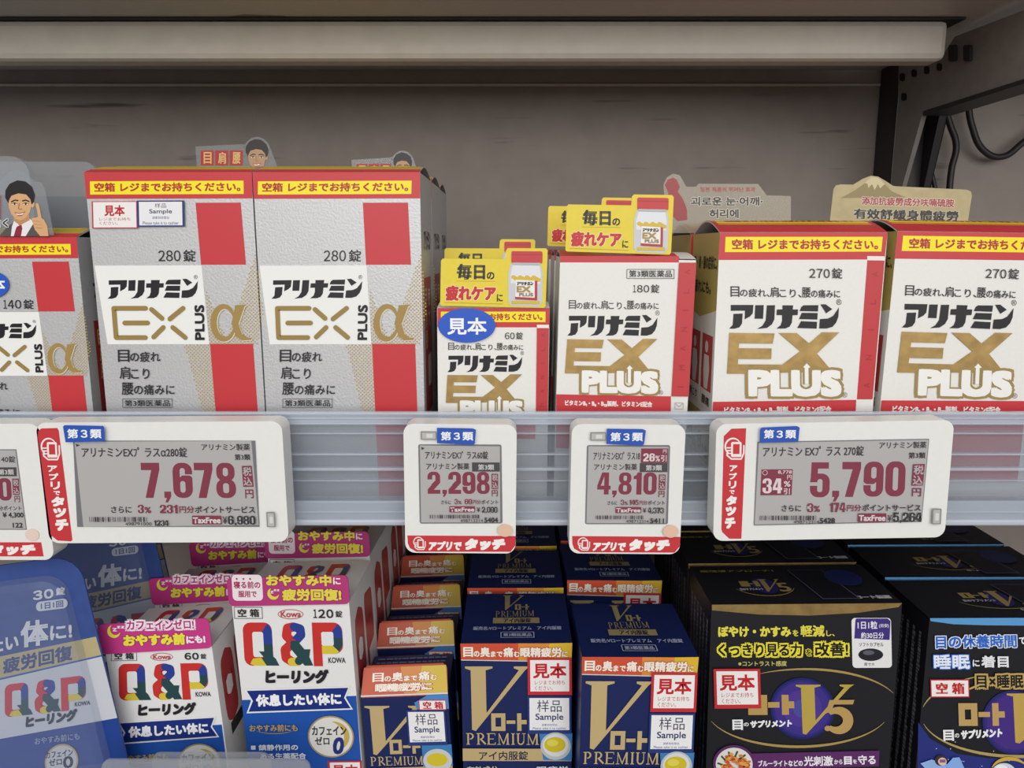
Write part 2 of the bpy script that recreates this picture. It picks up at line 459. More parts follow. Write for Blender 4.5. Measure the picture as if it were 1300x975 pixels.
for x in (1208, 1227):
    upr('hook', [at_x(x + a, 68 + c, XB - .005) for a, c in rrect(-4, -11, 4, 10, 3, 3)], (0.002, 0, 0), m_dark, 0.0005)
upr('rear_strut', [at_x(x, y, XB + .02) for x, y in ((1176, 140), (1197, 134), (1158, 300), (1124, 300))], (0.005, 0, 0), m_dark, 0.001)
# decks under the goods
ub('deck', -0.7, XB + 0.35, 0.356, YW - 0.03, at_y(650, 664, .356).z, ZDECK, mat('deck_white_steel', '#8f8f91', 0.4, 0, 0.05, 50, 0.03), 0.0015)
ub('lower_deck', -0.7, XB + 0.35, 0.30, YW - 0.03, ZLOW, ZLOW + 0.004, m_steel)

def cable(name, pts, r, label):
    c = bpy.data.curves.new(name, 'CURVE'); c.dimensions = '3D'; c.bevel_depth = r; c.bevel_resolution = 3
    sp = c.splines.new('BEZIER'); sp.bezier_points.add(len(pts) - 1)
    for bp, p in zip(sp.bezier_points, pts):
        bp.co = p; bp.handle_left_type = bp.handle_right_type = 'AUTO'
    c.materials.append(mat('black_cable', '#221d1d', 0.5, 0, 0, 1, 0, 0.5))
    q = bpy.data.objects.new('t', c); COL.objects.link(q)
    me = bpy.data.meshes.new_from_object(q.evaluated_get(bpy.context.evaluated_depsgraph_get()))
    bpy.data.objects.remove(q); o = bpy.data.objects.new(name, me); COL.objects.link(o)
    return tag(o, label, 'cable', 'cables behind the bracket')
cy = 0.645
cable('power_cable', [at_y(x, y, cy) for x, y in ((1196, 128), (1206, 158), (1214, 185), (1208, 215), (1205, 250), (1204, 330))], 0.0026, 'black cable hanging almost straight down from the bracket')
cable('power_cable', [at_y(x, y, cy) for x, y in ((1228, 122), (1234, 160), (1250, 192), (1272, 199), (1300, 180), (1340, 150))], 0.0026, 'black cable sagging in a wide loop beside the bracket')
cable('power_cable', [at_y(x, y, cy) for x, y in ((1180, 190), (1182, 215), (1188, 245), (1190, 330))], 0.0018, 'thin black cable between the strut and the straight cable')

# torn tape on the shelf above
tp = Sheet(unit, 1, 1, None, None, (0, -YW, ZTOP - ZLOW), (1, 0, 0), (0, 1, 0))
tp.part('tape_remnant')
def under(x, y):
    d = ray(x, y); k = (ZTOP - CZ) / d.z; return (d.x * k, d.y * k)
tp.n = Vector((0, 0, -1))
tp.poly([under(*p) for p in ((272, 24), (310, 18), (362, 20), (372, 25), (366, 30), (318, 29), (275, 28))], '#8b8584', True)
tp.end()

# ---------------------------------------------------------------- clear price rail along the deck's front
rail = empty('price_rail', (0, 0.340, ZDECK - 0.02))
tag(rail, 'long clear ribbed plastic price rail holding the white tags on the deck edge', 'price rail')
RX0, RX1 = -0.45, 0.45
def rb(name, y0px, y1px, Y, th, m, bev=0.0004):
    z1 = at_y(650, y0px, Y).z; z0 = at_y(650, y1px, Y).z
    return box(name, RX0, RX1, Y - .340, Y - .340 + th, z0 - ZDECK + .02, z1 - ZDECK + .02, m, rail, bev)
m_clear = clear('rail_clear_plastic', '#b0b6c0', 0.27, 0.12)
m_rib = clear('rail_rib_plastic', '#dfe6f0', 0.42, 0.10)
m_hazy = clear('rail_hazy_plastic', '#bcc4d0', 0.62, 0.2)
rb('clear_sheet', 527, 640, 0.3455, 0.001, m_clear)
for a, c, yy in ((523.5, 527, .341), (530, 532.5, .3425), (537, 539, .3425), (550, 551.6, .3435), (576, 578.5, .344), (594, 598, .3425), (610, 611.5, .344)):
    rb('rib', a, c, yy, 0.003, m_rib, 0.0003)
rb('top_lip', 524, 540, 0.3435, 0.0012, m_rib)
rb('bottom_channel', 636, 662, 0.341, 0.008, m_hazy, 0.0008)
rb('channel_edge', 660, 668, 0.3395, 0.010, mat('rail_edge_white', '#bac0cc', 0.3, 0, 0, 1, 0, 0.5), 0.001)
rb('channel_rib', 649.5, 651, 0.3402, 0.001, m_rib, 0.0002)

# ================================================================ silver cartons with the Greek letter
def mihon(s, x0, y0, x1, y1, small=False):
    """red-edged sample sticker with two lines below the big characters"""
    w, h = x1 - x0, y1 - y0
    s.part('sample_sticker', 'white sticker with red edge and red characters')
    s.rect(x0, y0, x1, y1, '#c22f38'); k = 0.03 if small else 0.06
    s.rect(x0 + w * k, y0 + h * k, x1 - w * k, y1 - h * (k if small else 0.10), '#f0ecea')
    s.sub(); s.text('見本', x0 + w * (.27 if small else .12), y0 + h * .14, x0 + w * (.72 if small else .88), y0 + h * .55, '#c1272d', 0.035)
    s.text('レジまでお持ち', x0 + w * .16, y0 + h * .6, x1 - w * .16, y0 + h * .72, '#b8434a')
    s.text('ください。', x0 + w * .16, y0 + h * .75, x0 + w * .56, y0 + h * .87, '#b8434a')
    s.end()
def yangpin(s, x0, y0, x1, y1, wide=False):
    w, h = x1 - x0, y1 - y0
    s.part('multilingual_sticker', 'white sticker with navy edge and dark lettering')
    s.rect(x0, y0, x1, y1, '#263a78'); s.rect(x0 + w * .045, y0 + h * .05, x1 - w * .045, y1 - h * (.05 if wide else .1), '#ecebec')
    s.sub()
    s.text('样品', x0 + w * (.38 if wide else .22), y0 + h * .1, x0 + w * (.62 if wide else .78), y0 + h * (.28 if wide else .42), '#2c3550')
    s.text('Sample', x0 + w * (.26 if wide else .18), y0 + h * (.33 if wide else .46), x1 - w * (.26 if wide else .18), y0 + h * (.54 if wide else .68), '#2c3a66', 0.02)
    s.text('请拿到收银台', x0 + w * .32, y0 + h * (.6 if wide else .73), x1 - w * .32, y0 + h * (.71 if wide else .79), '#4a5a88')
    s.text('Please take it to cashier', x0 + w * .12, y0 + h * (.8 if wide else .82), x1 - w * .12, y0 + h * (.92 if wide else .88), '#4a5a88')
    s.end()
KATA = [[(122,106),(298,104),(292,170),(270,195),(228,218),(232,150),(122,152)], [(142,176),(214,172),(208,250),(188,280),(150,292),(108,292),(136,262)],
    [(312,106),(378,104),(372,212),(306,212)], [(402,106),(466,104),(460,215),(440,255),(400,284),(325,292),(365,268),(392,225)],
    [(524,104),(608,104),(604,136),(646,136),(642,180),(602,182),(596,240),(578,272),(545,287),(475,288),(508,262),(520,225),(520,182),(476,182),(480,138),(524,136)],
    [(690,102),(806,100),(802,150),(658,148),(672,115)], [(675,162),(800,162),(796,214),(652,212)], [(668,228),(794,232),(790,286),(638,282)],
    [(822,94),(862,92),(915,130),(866,164)], [(968,116),(962,190),(945,235),(915,270),(870,284),(810,284),(816,210),(880,205),(920,185),(945,150)]]
def katakana(s, x0, y0, x1, y1, col='#1f1d22', ow=0):
    for P in KATA: s.poly([(x0 + (x - 108) / 860 * (x1 - x0), y0 + (y - 92) / 200 * (y1 - y0)) for x, y in P], col)
def silver_art(s, count):
    s.part('notice_banner', 'yellow banner with red lettering in a red surround')
    s.poly([(297, 106), (890, 108), (892, 200), (303, 199)], RED)
    s.rect(317, 138, 861, 184, YEL)
    s.sub(); s.text('空箱 レジまでお持ちください。', 332, 143, 850, 175, '#b3262b', 0.04)
    s.part('red_square'); s.poly([(690, 214), (850, 214), (866, 431), (706, 431)], RED)
    s.part('red_square'); s.poly([(733, 711), (888, 711), (920, 1270), (772, 1270)], RED)
    s.part('white_panel'); s.poly([(326, 433), (708, 433), (731, 712), (366, 712)], '#efefec')
    s.part('dot_pattern')
    uv, tr = [], []
    reg = [[(902, 385), (910, 700), (908, 750), (880, 711), (733, 711), (722, 520), (775, 690)], [(640, 713), (735, 713), (750, 975), (708, 975)], [(722, 520), (800, 712), (733, 712)], [(790, 712), (902, 385), (925, 600), (905, 712)]]
    def inside(x, y, P):
        c = False
        for i in range(len(P)):
            (a, b_), (c2, d) = P[i], P[i - 1]
            if (b_ > y) != (d > y) and x < (c2 - a) * (y - b_) / (d - b_) + a: c = not c
        return c
    yy = 385; rr = 0
    while yy < 975:
        xx = 600 + (rr % 2) * 6.5 + (yy - 385) * 0.05
        while xx < 925:
            if any(inside(xx, yy, P) for P in reg[1:]):
                k = len(uv); d = 3.4
                uv += [s.m(xx - d, yy), s.m(xx, yy - d), s.m(xx + d, yy), s.m(xx, yy + d)]; tr += [(k, k + 1, k + 2), (k, k + 2, k + 3)]
            xx += 13
        yy += 6.5; rr += 1
    s.add(uv, tr, '#b99a55')
    s.part('product_lettering'); katakana(s, 370, 480, 694, 550)
    s.text('®', 680, 467, 694, 481, '#444444')
    s.part('count_lettering'); s.nums(count, 553, 380, 636, 418, '#2b2a2b', 0.015); s.text('錠', 644, 378, 688, 420, '#2b2a2b', 0.012)
    s.part('emblem_lettering', 'gold line letters')
    g = '#9b8148'
    for c, w in ((g, 17),):
        s.stroke([(506, 584), (392, 584), (398, 688), (503, 688)], w, c); s.stroke([(430, 636), (512, 636)], w, c)
        s.stroke([(527, 588), (564, 620)], w, c); s.stroke([(640, 584), (592, 622)], w, c)
        s.stroke([(533, 686), (568, 652)], w, c); s.stroke([(646, 688), (602, 652)], w, c)
    s.part('upright_lettering'); s.text('PLUS', 681, 572, 716, 697, BLK, 0.05, rot=1)
    s.part('greek_letter', 'gold serif Greek letter')
    # a bowl and a swash
    def alpha(c, k, w0):
        s.arc(787 + k, 636 + k, 38, 58, 20, 340, w0, c, w0 * .35)
        s.poly([(826 + k, 574 + k), (862 + k, 572 + k), (838 + k, 640 + k), (850 + k, 676 + k), (866 + k, 688 + k), (884 + k, 690 + k), (882 + k, 697 + k), (850 + k, 699 + k), (828 + k, 685 + k), (818 + k, 650 + k)], c)
        s.poly([(828 + k, 574 + k), (868 + k, 571 + k), (848 + k, 590 + k), (822 + k, 655 + k), (812 + k, 640 + k)], c)
    alpha('#d9d2bd', 3, 24); alpha('#a5884c', 0, 23)
    s.part('benefit_lettering')
    s.mixed([('目', 1), ('の疲れ', .84)], 402, 731, 557, 775, '#2b2a2b', b=.015); s.mixed([('肩', 1), ('こり', .84)], 407, 791, 517, 836, '#2b2a2b', b=.015); s.mixed([('腰', 1), ('の痛みに', .84)], 413, 848, 606, 893, '#2b2a2b', b=.015)
    s.part('class_lettering'); s.box_line(417, 907, 595, 938, 1.6, '#3a3a3a'); s.text('第3類医薬品', 424, 911, 588, 934, '#2b2a2b', 0.012)
    s.end()
RS = .0045
def silver_top(r, W, H, D):
    t = lid_sheet(r, W, H, D, RS)
    t.part('top_panel', 'gold top with a red front border'); t.rect(1, 1, 99, 90, '#c9a93e'); t.rect(0, 88, 100, 100, RED); t.rect(8, 10, 92, 70, YEL)
    t.sub(); t.text('空箱 レジまでお持ちください。', 12, 25, 88, 60, '#b3262b', 0.03); t.end()
def side_strip(r, W, H, D):
    t = Sheet(r, D, H, None, None, (W / 2, 0, H), (0, 1, 0), (0, 0, -1))
    t.part('side_label'); t.rect(18, 74, 84, 97, '#b9b7b4'); t.part('side_panel'); t.rect(18, 30, 78, 72, '#9c2a30')
    t.sub()
    t.column('目肩腰', 24, 33, 40, 52, '#d8b765', 0.02); t.column('疲れ', 50, 33, 66, 46, '#e5d5c8', 0.02)
    t.rect(40, 54, 70, 64, '#ddd5cf', 3)
    t.text('アリナミン', 24, 76, 70, 81, '#333333', 0.04); t.text('毎日の疲れに', 24, 84, 70, 89, '#b03038', 0.02)
    t.text('アリナミン', 24, 16, 80, 22, '#222226', 0.05); t.end()
m_silver = ink('silver')
m_cwhite = mat('white_coated_board', '#e9e7e2', 0.4, 0, 0.06, 700, 0.015)
# tall pair
QB = [(107, 218), (319, 219), (333, 522), (128, 522)]
B, W, H, Hv = carton('medicine_carton', QB[0], QB[1], 522, YF, 0.049, ZDECK, m_silver, 0, RS)
WB, HB, HvB = W, H, Hv
s = front(B, W, H, Hv, QB, Z1); silver_art(s, '280'); silver_top(B, W, H, .049); side_strip(B, W, H, .049)
B.rotation_euler = (0, 0, 0)
c0 = at_y(322.5, 220, YF); c1 = at_y(529, 220, YF)
GT = 'tall silver cartons with red squares'
C_ = dup(B, ((c0.x + c1.x) / 2 + .0004, YF, ZDECK), (0, 0, 0))
lab = ['{} tall silver carton behind the {} tall carton'.format(a, b_) for a, b_ in ()]
row(B, 2, .0505, ['second-row tall silver carton behind the one with two small stickers', 'third deep'], GT, seed=5)
for o, l in zip(row(C_, 2, .0505, ['second-row tall silver carton behind the stickerless one, its side in shadow', 'third-row'], GT, seed=9), range(2)): pass
tag(B, 'tall silver carton with red squares and two small stickers below its yellow banner', 'medicine box', GT)
tag(C_, 'stickerless tall silver carton with red squares, at the front beside the small white carton', 'medicine box', GT)
for o in bpy.data.objects:
    if o.name.startswith('medicine_carton'): o['category'] = 'medicine box'
s = front(B, WB, HB, HvB, QB, Z1, None, 0.0, 0.0009)
mihon(s, 325, 208, 487, 302, True); yangpin(s, 485, 206, 653, 297, True)

# smaller one at the left edge, same art at a smaller size
QA = [(-75, 301), (97, 301), (121, 522), (-49, 522)]
A, W, H, Hv = carton('medicine_carton', QA[0], QA[1], 522, YF, 0.042, ZDECK, m_silver, 0, RS)
WA, HA, HvA = W, H, Hv
k = W / WB
s = front(A, W, H, HvB * k, QB, Z1); silver_art(s, '140'); silver_top(A, W, H, .042); side_strip(A, W, H, .042)
# the art runs on further down than the frame of the tall one; print stays above the deck
row(A, 1, .044, ['shorter silver carton in the second row behind the one with the smiling man card'], 'shorter silver cartons')
tag(A, 'shorter silver carton with a blue oval sticker and a clear card of a smiling man', 'medicine box', 'shorter silver cartons')
s = front(A, W, H, Hv, QA, Z1, None, 0, .0009)
s.part('oval_sticker', 'blue oval sticker with white characters'); s.ell(-22, 502, 58, 46, '#2457c4'); s.sub(); s.text('見本', -68, 478, 22, 524, '#f4f4f4', 0.03); s.end()

def proj(P):
    x, y, z = P[0], P[1], P[2] - CZ
    d = y * CP - z * SP; u = y * SP + z * CP
    return (650 + F * x / d, 487.5 - F * u / d)
def sheet_at(parent, Y, frame, lift=2e-5):
    """a flat print on the upright plane at depth Y"""
    X0, X1, Z0, Z1_ = -.4, .5, CZ - .3, CZ + .1
    q = [proj(c) for c in ((X0, Y, Z1_), (X1, Y, Z1_), (X1, Y, Z0), (X0, Y, Z0))]
    o = Vector((X0, Y, Z1_)) - Vector(parent.location)
    return Sheet(parent, X1 - X0, Z1_ - Z0, q, frame, tuple(o), (1, 0, 0), (0, 0, -1), None, lift)
def rel_pts(parent, pts, Y):
    return [at_y(x, y, Y) - Vector(parent.location) for x, y in pts]
def fr(frame, pts): return [(frame[0] + x / frame[2], frame[1] + y / frame[2]) for x, y in pts]
def man(s, hx, hy, k, hand=True, dim=False):
    """printed figure of a smiling man in a dark suit; (hx, hy) centre of the face, k face half-width"""
    P = lambda pts: [(hx + x * k, hy + y * k) for x, y in pts]
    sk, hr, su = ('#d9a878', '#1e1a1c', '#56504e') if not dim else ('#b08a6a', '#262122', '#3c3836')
    s.poly(P([(-1.6, 2.6), (-1.1, 2.0), (-.4, 1.5), (.5, 1.4), (1.3, 1.9), (1.9, 2.3), (2.1, 2.75), (-1.7, 2.75)]), su)
    s.poly(P([(-.45, 1.4), (.0, 1.9), (.35, 2.75), (-.75, 2.75), (-.65, 1.9)]), '#ece8e8')
    s.poly(P([(.0, 1.9), (.75, 1.2), (1.2, 1.6), (.5, 2.75), (.2, 2.75)]), '#ece8e8')
    s.poly(P([(-.25, 1.95), (.15, 1.8), (.22, 2.1), (.1, 2.75), (-.5, 2.75), (-.35, 2.2)]), '#8b2638')
    s.poly(P([(-.5, .7), (.75, .6), (.85, 1.4), (.0, 1.85), (-.5, 1.45)]), '#c08e62' if not dim else sk)
    s.poly(P([(-.98, -.3), (-.9, .35), (-.7, .9), (-.35, 1.3), (.05, 1.42), (.45, 1.25), (.85, .75), (1.0, .1), (.95, -.6), (.4, -1.0), (-.5, -1.0)]), sk)
    s.ell(hx + 1.08 * k, hy + .05 * k, .16 * k, .3 * k, sk, 12)
    s.poly(P([(-.95, .0), (-1.22, -.5), (-1.2, -1.1), (-.85, -1.65), (-.2, -1.95), (.5, -1.85), (1.05, -1.4), (1.3, -.7), (1.2, -.1), (1.0, .1), (.9, -.35), (.55, -.75), (-.1, -.85), (-.7, -.65), (-.88, -.3)]), hr)
    for sx in (-1, 1):
        x = .05 + sx * .47
        s.stroke(P([(x - .26, -.18 - .04 * sx), (x + .02, -.28), (x + .27, -.2 + .04 * sx)]), .11 * k, '#2a211f')
        s.ell(hx + x * k, hy + .05 * k, .21 * k, .085 * k, '#efe6de', 12); s.ell(hx + x * k, hy + .05 * k, .09 * k, .085 * k, '#2a1d18', 10)
        s.stroke(P([(x - .23, .02), (x, -.06), (x + .23, .02)]), .05 * k, '#3a2a22')
    s.stroke(P([(-.02, .0), (-.1, .42), (.02, .5), (.18, .45)]), .06 * k, '#a9764c')
    s.poly(P([(-.36, .78), (.0, .84), (.42, .72), (.2, .98), (-.12, .99)]), '#f3e9e4'); s.stroke(P([(-.38, .77), (.0, .86), (.45, .71)]), .06 * k, '#9c3c3c'); s.stroke(P([(-.14, 1.02), (.2, .99)]), .08 * k, '#b4605a')
    if hand:
        s.poly(P([(1.0, 1.25), (1.35, 1.2), (1.65, 1.1), (2.05, 1.35), (2.35, 1.9), (2.45, 2.75), (1.75, 2.75), (1.3, 2.2)]), sk)
        s.stroke(P([(1.75, 1.3), (1.6, .5), (1.5, .1)]), .26 * k, sk)
        for a in ((1.15, 1.35, 1.75, 1.4), (1.3, 1.62, 1.8, 1.68), (1.45, 1.9, 1.85, 1.95)):
            s.stroke(P([(a[0], a[1]), (a[2], a[3])]), .24 * k, sk); s.stroke(P([(a[0] - .02, a[1] + .13), (a[2], a[3] + .13)]), .04 * k, '#a97a50')
# clear card with the man standing at the front of the shorter silver carton
yc = YF - .0012
out = fr(Z1, [(-230, 335), (-230, 130), (8, 130), (24, 108), (52, 98), (86, 106), (108, 128), (124, 140), (146, 144), (158, 165), (190, 330)])
pr = prism('promo_card', rel_pts(A, out, yc), (0, .0004, 0), clear('card_clear_film', '#aeb0b4', 0.24, .1), A)
s = sheet_at(A, yc, Z1); s.stack = pr
s.cur = ['printed_man', None, [], [], [], []]; man(s, 70, 218, 42); s.end(); s.stack = pr
s.cur = ['lettering', None, [], [], [], []]; s.text('動く', -30, 272, 32, 303, '#3c3a3c', 0.04, out='#e8e8e8', ow=.06); s.rect(-60, 188, 4, 272, '#c2332f'); s.end()

def red_card(parent, Y, x0, y0, x1, y1, face, seed=0, dim=True):
    """small clear card: three red blocks with gold characters and the man's head"""
    hx, hy, k = face
    pts = [(x0 - 4, y1), (x0 - 6, y0 + 3), (x1 - 2, y0), (hx - 2.1 * k * .6, hy - 1.2 * k)] + [(hx + 1.6 * k * math.cos(a), hy - .25 * k + 1.95 * k * math.sin(a)) for a in [math.radians(200 + 14 * i) for i in range(11)]] + [(hx + 2.3 * k, y1)]
    pr = prism('promo_card', rel_pts(parent, pts, Y), (0, .0004, 0), clear('card_clear_film', '#aeb0b4', 0.24, .1), parent)
    s = sheet_at(parent, Y, None)
    s.stack = pr; s.cur = ['lettering', None, [], [], [], []]
    w = (x1 - x0) / 3
    for i, ch in enumerate('目肩腰'):
        a = x0 + i * w + w * .05
        s.rect(a, y0 + 8, a + w * .9, y1 - 3, '#a8292e'); s.text(ch, a + w * .2, y0 + 10, a + w * .75, y1 - 5, '#cdb070', 0.03)
    s.end(); s.stack = pr; s.cur = ['printed_man', None, [], [], [], []]
    man(s, hx, hy, k, False, dim); s.end()
bs = [o for o in bpy.data.objects if o.name.startswith('medicine_carton') and o.get('group') == GT]
b2 = [o for o in bs if 'third deep' in o['label']][0]; c3 = [o for o in bs if 'third-row' in o['label']][0]
red_card(b2, b2.location.y - .0012, 254, 183, 309, 213, (326, 199, 11.5))
red_card(c3, c3.location.y - .0012, 452, 200, 497, 226, (511, 212, 9.5))
b2['label'] = 'third-row tall silver carton topped by a clear card of red blocks and a man'
c3['label'] = 'tall silver carton at the rear, a small dim card with a dark-haired head above it'

# ---------------------------------------------------------------- white cartons with the gold letters
def white_art(s, count, cls=False, banner=True):
    """art in the frame of the big white carton"""
    s.part('product_lettering'); katakana(s, 190, 550, 600, 645); s.text('®', 590, 530, 610, 552, '#444444')
    s.part('benefit_lettering'); s.mixed([('目', 1), ('の疲れ、', .8), ('肩', 1), ('こり、', .8), ('腰', 1), ('の痛みに', .8)], 195, 487, 606, 526, '#2b2a2b', b=0.012)
    s.part('emblem_lettering', 'thick gold foil letters')
    s.poly([(190, 660), (358, 661), (350, 699), (226, 699), (224, 717), (346, 717), (344, 757), (222, 757), (220, 777), (385, 777), (452, 727), (372, 659), (440, 659), (486, 697), (535, 655), (600, 655), (515, 735), (562, 790), (470, 805), (250, 812), (180, 812)], 'gold')
    s.part('outlined_lettering', 'white letters with a gold outline')
    s.poly([(476, 762), (500, 790), (488, 792), (488, 850), (462, 850), (462, 792), (450, 790)], '#a08850')
    s.text('PLUS', 246, 786, 616, 906, '#a08850', 0.13, 0.0)
    s.poly([(476, 772), (490, 787), (482, 789), (482, 850), (468, 850), (468, 789), (462, 787)], '#f2f0ec')
    s.text('PLUS', 258, 796, 606, 897, '#f2f0ec', 0.085, 0.0)
    s.text('®', 607, 879, 627, 899, '#8a8578')
    s.end()
def ribbon(s, x0a, x1a, y0, x0b, x1b, y1, n=7):
    s.part('red_ribbon', 'red strip with raised letters'); s.poly([(x0a, y0), (x1a, y0), (x1b, y1), (x0b, y1)], '#c23a3f')
    s.sub(); word = 'ALINAMIN'[:n]
    for i, ch in enumerate(word):
        f = (i + .5) / len(word); y = y0 + (y1 - y0) * f; xc = x0a + (x0b - x0a) * f; w = (x1a - x0a)
        k_ = .035 if ch == 'I' else .15
        s.text(ch, xc + w * .34, y - w * k_, xc + w * .68, y + w * k_, '#aa3035', 0.03, rot=1)
    s.end()
def footer(s, x0, y0, x1, y1, col=RED, t=None):
    s.part('footer_band'); s.rect(x0, y0, x1, y1 + 300, col); s.sub()
    a, b_, c, d = t; s.text('ビタミンB₁・B₆・B₁₂製剤、ビタミンE配合', a, b_, c, d, '#f3ece8', 0.03); s.end()
# G and its neighbour H
QG = [(914, 297), (1127, 293), (1105, 521), (902, 521)]
DG = .052
RG = .006
G, W, H, Hv = carton('medicine_carton', QG[0], QG[1], 521, YF, DG, ZDECK, m_cwhite, 0, RG)
G.rotation_euler = (0, 0, 0)
s = front(G, W, H, Hv, QG, Z4)
s.part('notice_banner', 'yellow banner with red lettering in a red surround')
s.poly([(160, 287), (789, 275), (776, 378), (152, 390)], RED); s.poly([(180, 303), (770, 292), (764, 348), (177, 360)], YEL)
s.sub(); s.text('空箱 レジまでお持ちください。', 203, 311, 752, 350, '#b3262b', 0.04, dy=9)
s.part('white_notch'); s.rect(710, 366, 776, 382, '#ece9e4')
ribbon(s, 710, 776, 382, 664, 724, 907, 5)
white_art(s, '270')
s.part('count_lettering'); s.nums('270', 487, 417, 568, 451, '#2b2a2b', 0.015); s.text('錠', 574, 413, 613, 453, '#2b2a2b', 0.012)
s.part('footer_band'); s.poly([(128, 916), (660, 908), (640, 1210), (112, 1210)], RED)
s.sub(); s.text('ビタミンB₁・B₆・B₁₂製剤、ビタミンE配合', 168, 934, 566, 962, '#f3ece8', 0.04, dy=3); s.end()
t = lid_sheet(G, W, H, DG, RG)
t.part('top_panel', 'red top with a yellow notice'); t.rect(0, 0, 100, 100, RED); t.rect(3, 8, 97, 78, YEL); t.sub(); t.text('空箱 レジまでお持ちください。', 9, 18, 90, 68, '#b3262b', 0.04); t.end()
t = Sheet(G, DG, H, None, None, (-W / 2, DG, H), (0, -1, 0), (0, 0, -1))
t.part('side_print', 'gold, red and white side print'); t.poly([(0, 0), (100, 0), (100, 27), (40, 31), (0, 29)], '#bda75c')
for x in (8, 55):
    t.part('pictogram'); t.rect(x, 38, x + 38, 64, '#e2dcd6'); t.rect(x, 36.5, x + 38, 57, '#b83a3f')
    t.ell(x + 17, 41, 6, 2.2, '#dcd6d0'); t.poly([(x + 9, 44), (x + 26, 44), (x + 30, 49), (x + 25, 56.5), (x + 12, 56.5), (x + 8, 50)], '#dcd6d0')
t.part('vitamin_label'); t.rect(5, 66, 60, 70, '#bda75c', 1); t.rect(8, 70, 94, 84, '#cfbf86', 2)
t.sub(); t.text('目・肩・腰の症状に、', 10, 8, 96, 13, '#2b2a26', 0.03); t.text('疲れにも。', 14, 17, 78, 22, '#2b2a26', 0.03)
t.text('B₆', 14, 74, 44, 82, '#3a3830', 0.05); t.text('B₁₂', 54, 74, 90, 82, '#3a3830', 0.05); t.text('肩こり', 12, 59, 42, 62.5, '#333333', 0.03); t.text('腰痛', 62, 59, 90, 62.5, '#333333', 0.03); t.end()
GW = 'large white cartons with gold letters'
h0 = at_y(1139, 293, YF)
Hb = dup(G, (h0.x + W / 2 - .0015, YF, ZDECK + .0), (0, math.radians(.9), math.radians(-1.0)))
gr = row(G, 2, .056, ['second-row large white carton with the clear Korean card on top', 'third-row large white carton at the rear of the Korean card row'], GW, seed=21)
hr_ = row(Hb, 2, .056, ['second-row large white carton with the beige mountain card on top', 'third-row large white carton at the rear of the mountain card row'], GW, seed=22)
tag(G, 'large white carton of 270 tablets whose whole front shows between its neighbours', 'medicine box', GW)
tag(Hb, 'large white carton of 270 tablets cut off by the frame edge beside the bracket side', 'medicine box', GW)

# F, the 180 carton
QF = [(705.5, 326), (878, 329), (868, 522), (702, 522)]
F_, W, H, Hv = carton('medicine_carton', QF[0], QF[1], 522, YF, .050, ZDECK, m_cwhite, -1, .003)
s = front(F_, W, H, Hv, QF, Z3)
s.part('red_border'); s.rect(520, 330, 995, 356, RED)
s.end(); s.aff = (552 - 190 * .878, .878, 565 - 550 * .905, .905); white_art(s, '180'); s.aff = None
s.part('count_lettering'); s.nums('180', 812, 446, 880, 475, '#2b2a2b', 0.015); s.text('錠', 885, 443, 918, 477, '#2b2a2b', 0.012)
s.part('class_lettering'); s.box_line(789, 383, 976, 419, 2, '#3a3a3a'); s.text('第3類医薬品', 798, 387, 968, 414, '#2b2a2b', 0.012)
ribbon(s, 995, 1063, 356, 968, 1036, 886, 7)
s.part('footer_band'); s.rect(510, 886, 966, 1100, RED); s.sub(); s.text('ビタミンB₁・B₆・B₁₂製剤、ビタミンE配合', 545, 908, 893, 932, '#f3ece8', 0.04)
s.part('seal_mark'); s.box_line(982, 911, 1014, 935, 1.5, '#8c8a88'); s.stroke([(984, 914), (998, 926), (1012, 914)], 1.5, '#8c8a88'); s.end()
t = lid_sheet(F_, W, H, .05, .003); t.part('top_panel'); t.rect(0, 0, 88, 100, RED); t.end()
# E, the small 60 carton
QE = [(553, 391), (696, 392), (695, 522), (553, 522)]
E, W2, H2, Hv2 = carton('medicine_carton', QE[0], QE[1], 522, YF, .038, ZDECK, m_cwhite, 0, .002)
s = front(E, W2, H2, Hv2, QE, Z3)
s.part('notice_banner', 'yellow banner with red lettering in a red surround'); s.rect(42, 538, 490, 614, RED); s.rect(56, 552, 474, 593, YEL)
s.sub(); s.text('空箱 レジまでお持ちください。', 70, 558, 462, 586, '#b3262b', 0.04)
s.end(); s.aff = (80 - 190 * .7366, .7366, 722 - 550 * .743, .743); white_art(s, '60'); s.aff = None
s.part('count_lettering'); s.nums('60', 311, 634, 353, 660, '#2b2a2b', 0.015); s.text('錠', 357, 632, 384, 661, '#2b2a2b', 0.012)
s.part('white_notch'); s.rect(440, 603, 488, 616, '#ece9e4'); ribbon(s, 440, 488, 616, 438, 486, 950, 6)
s.part('footer_band'); s.rect(42, 975, 436, 1060, RED)
s.part('oval_sticker', 'blue oval sticker with white characters'); s.z += 4e-4
s.ell(160, 606, 115, 68, '#2457c4', 44); s.sub(); s.text('見本', 82, 575, 240, 642, '#f6f6f6', 0.03); s.end()
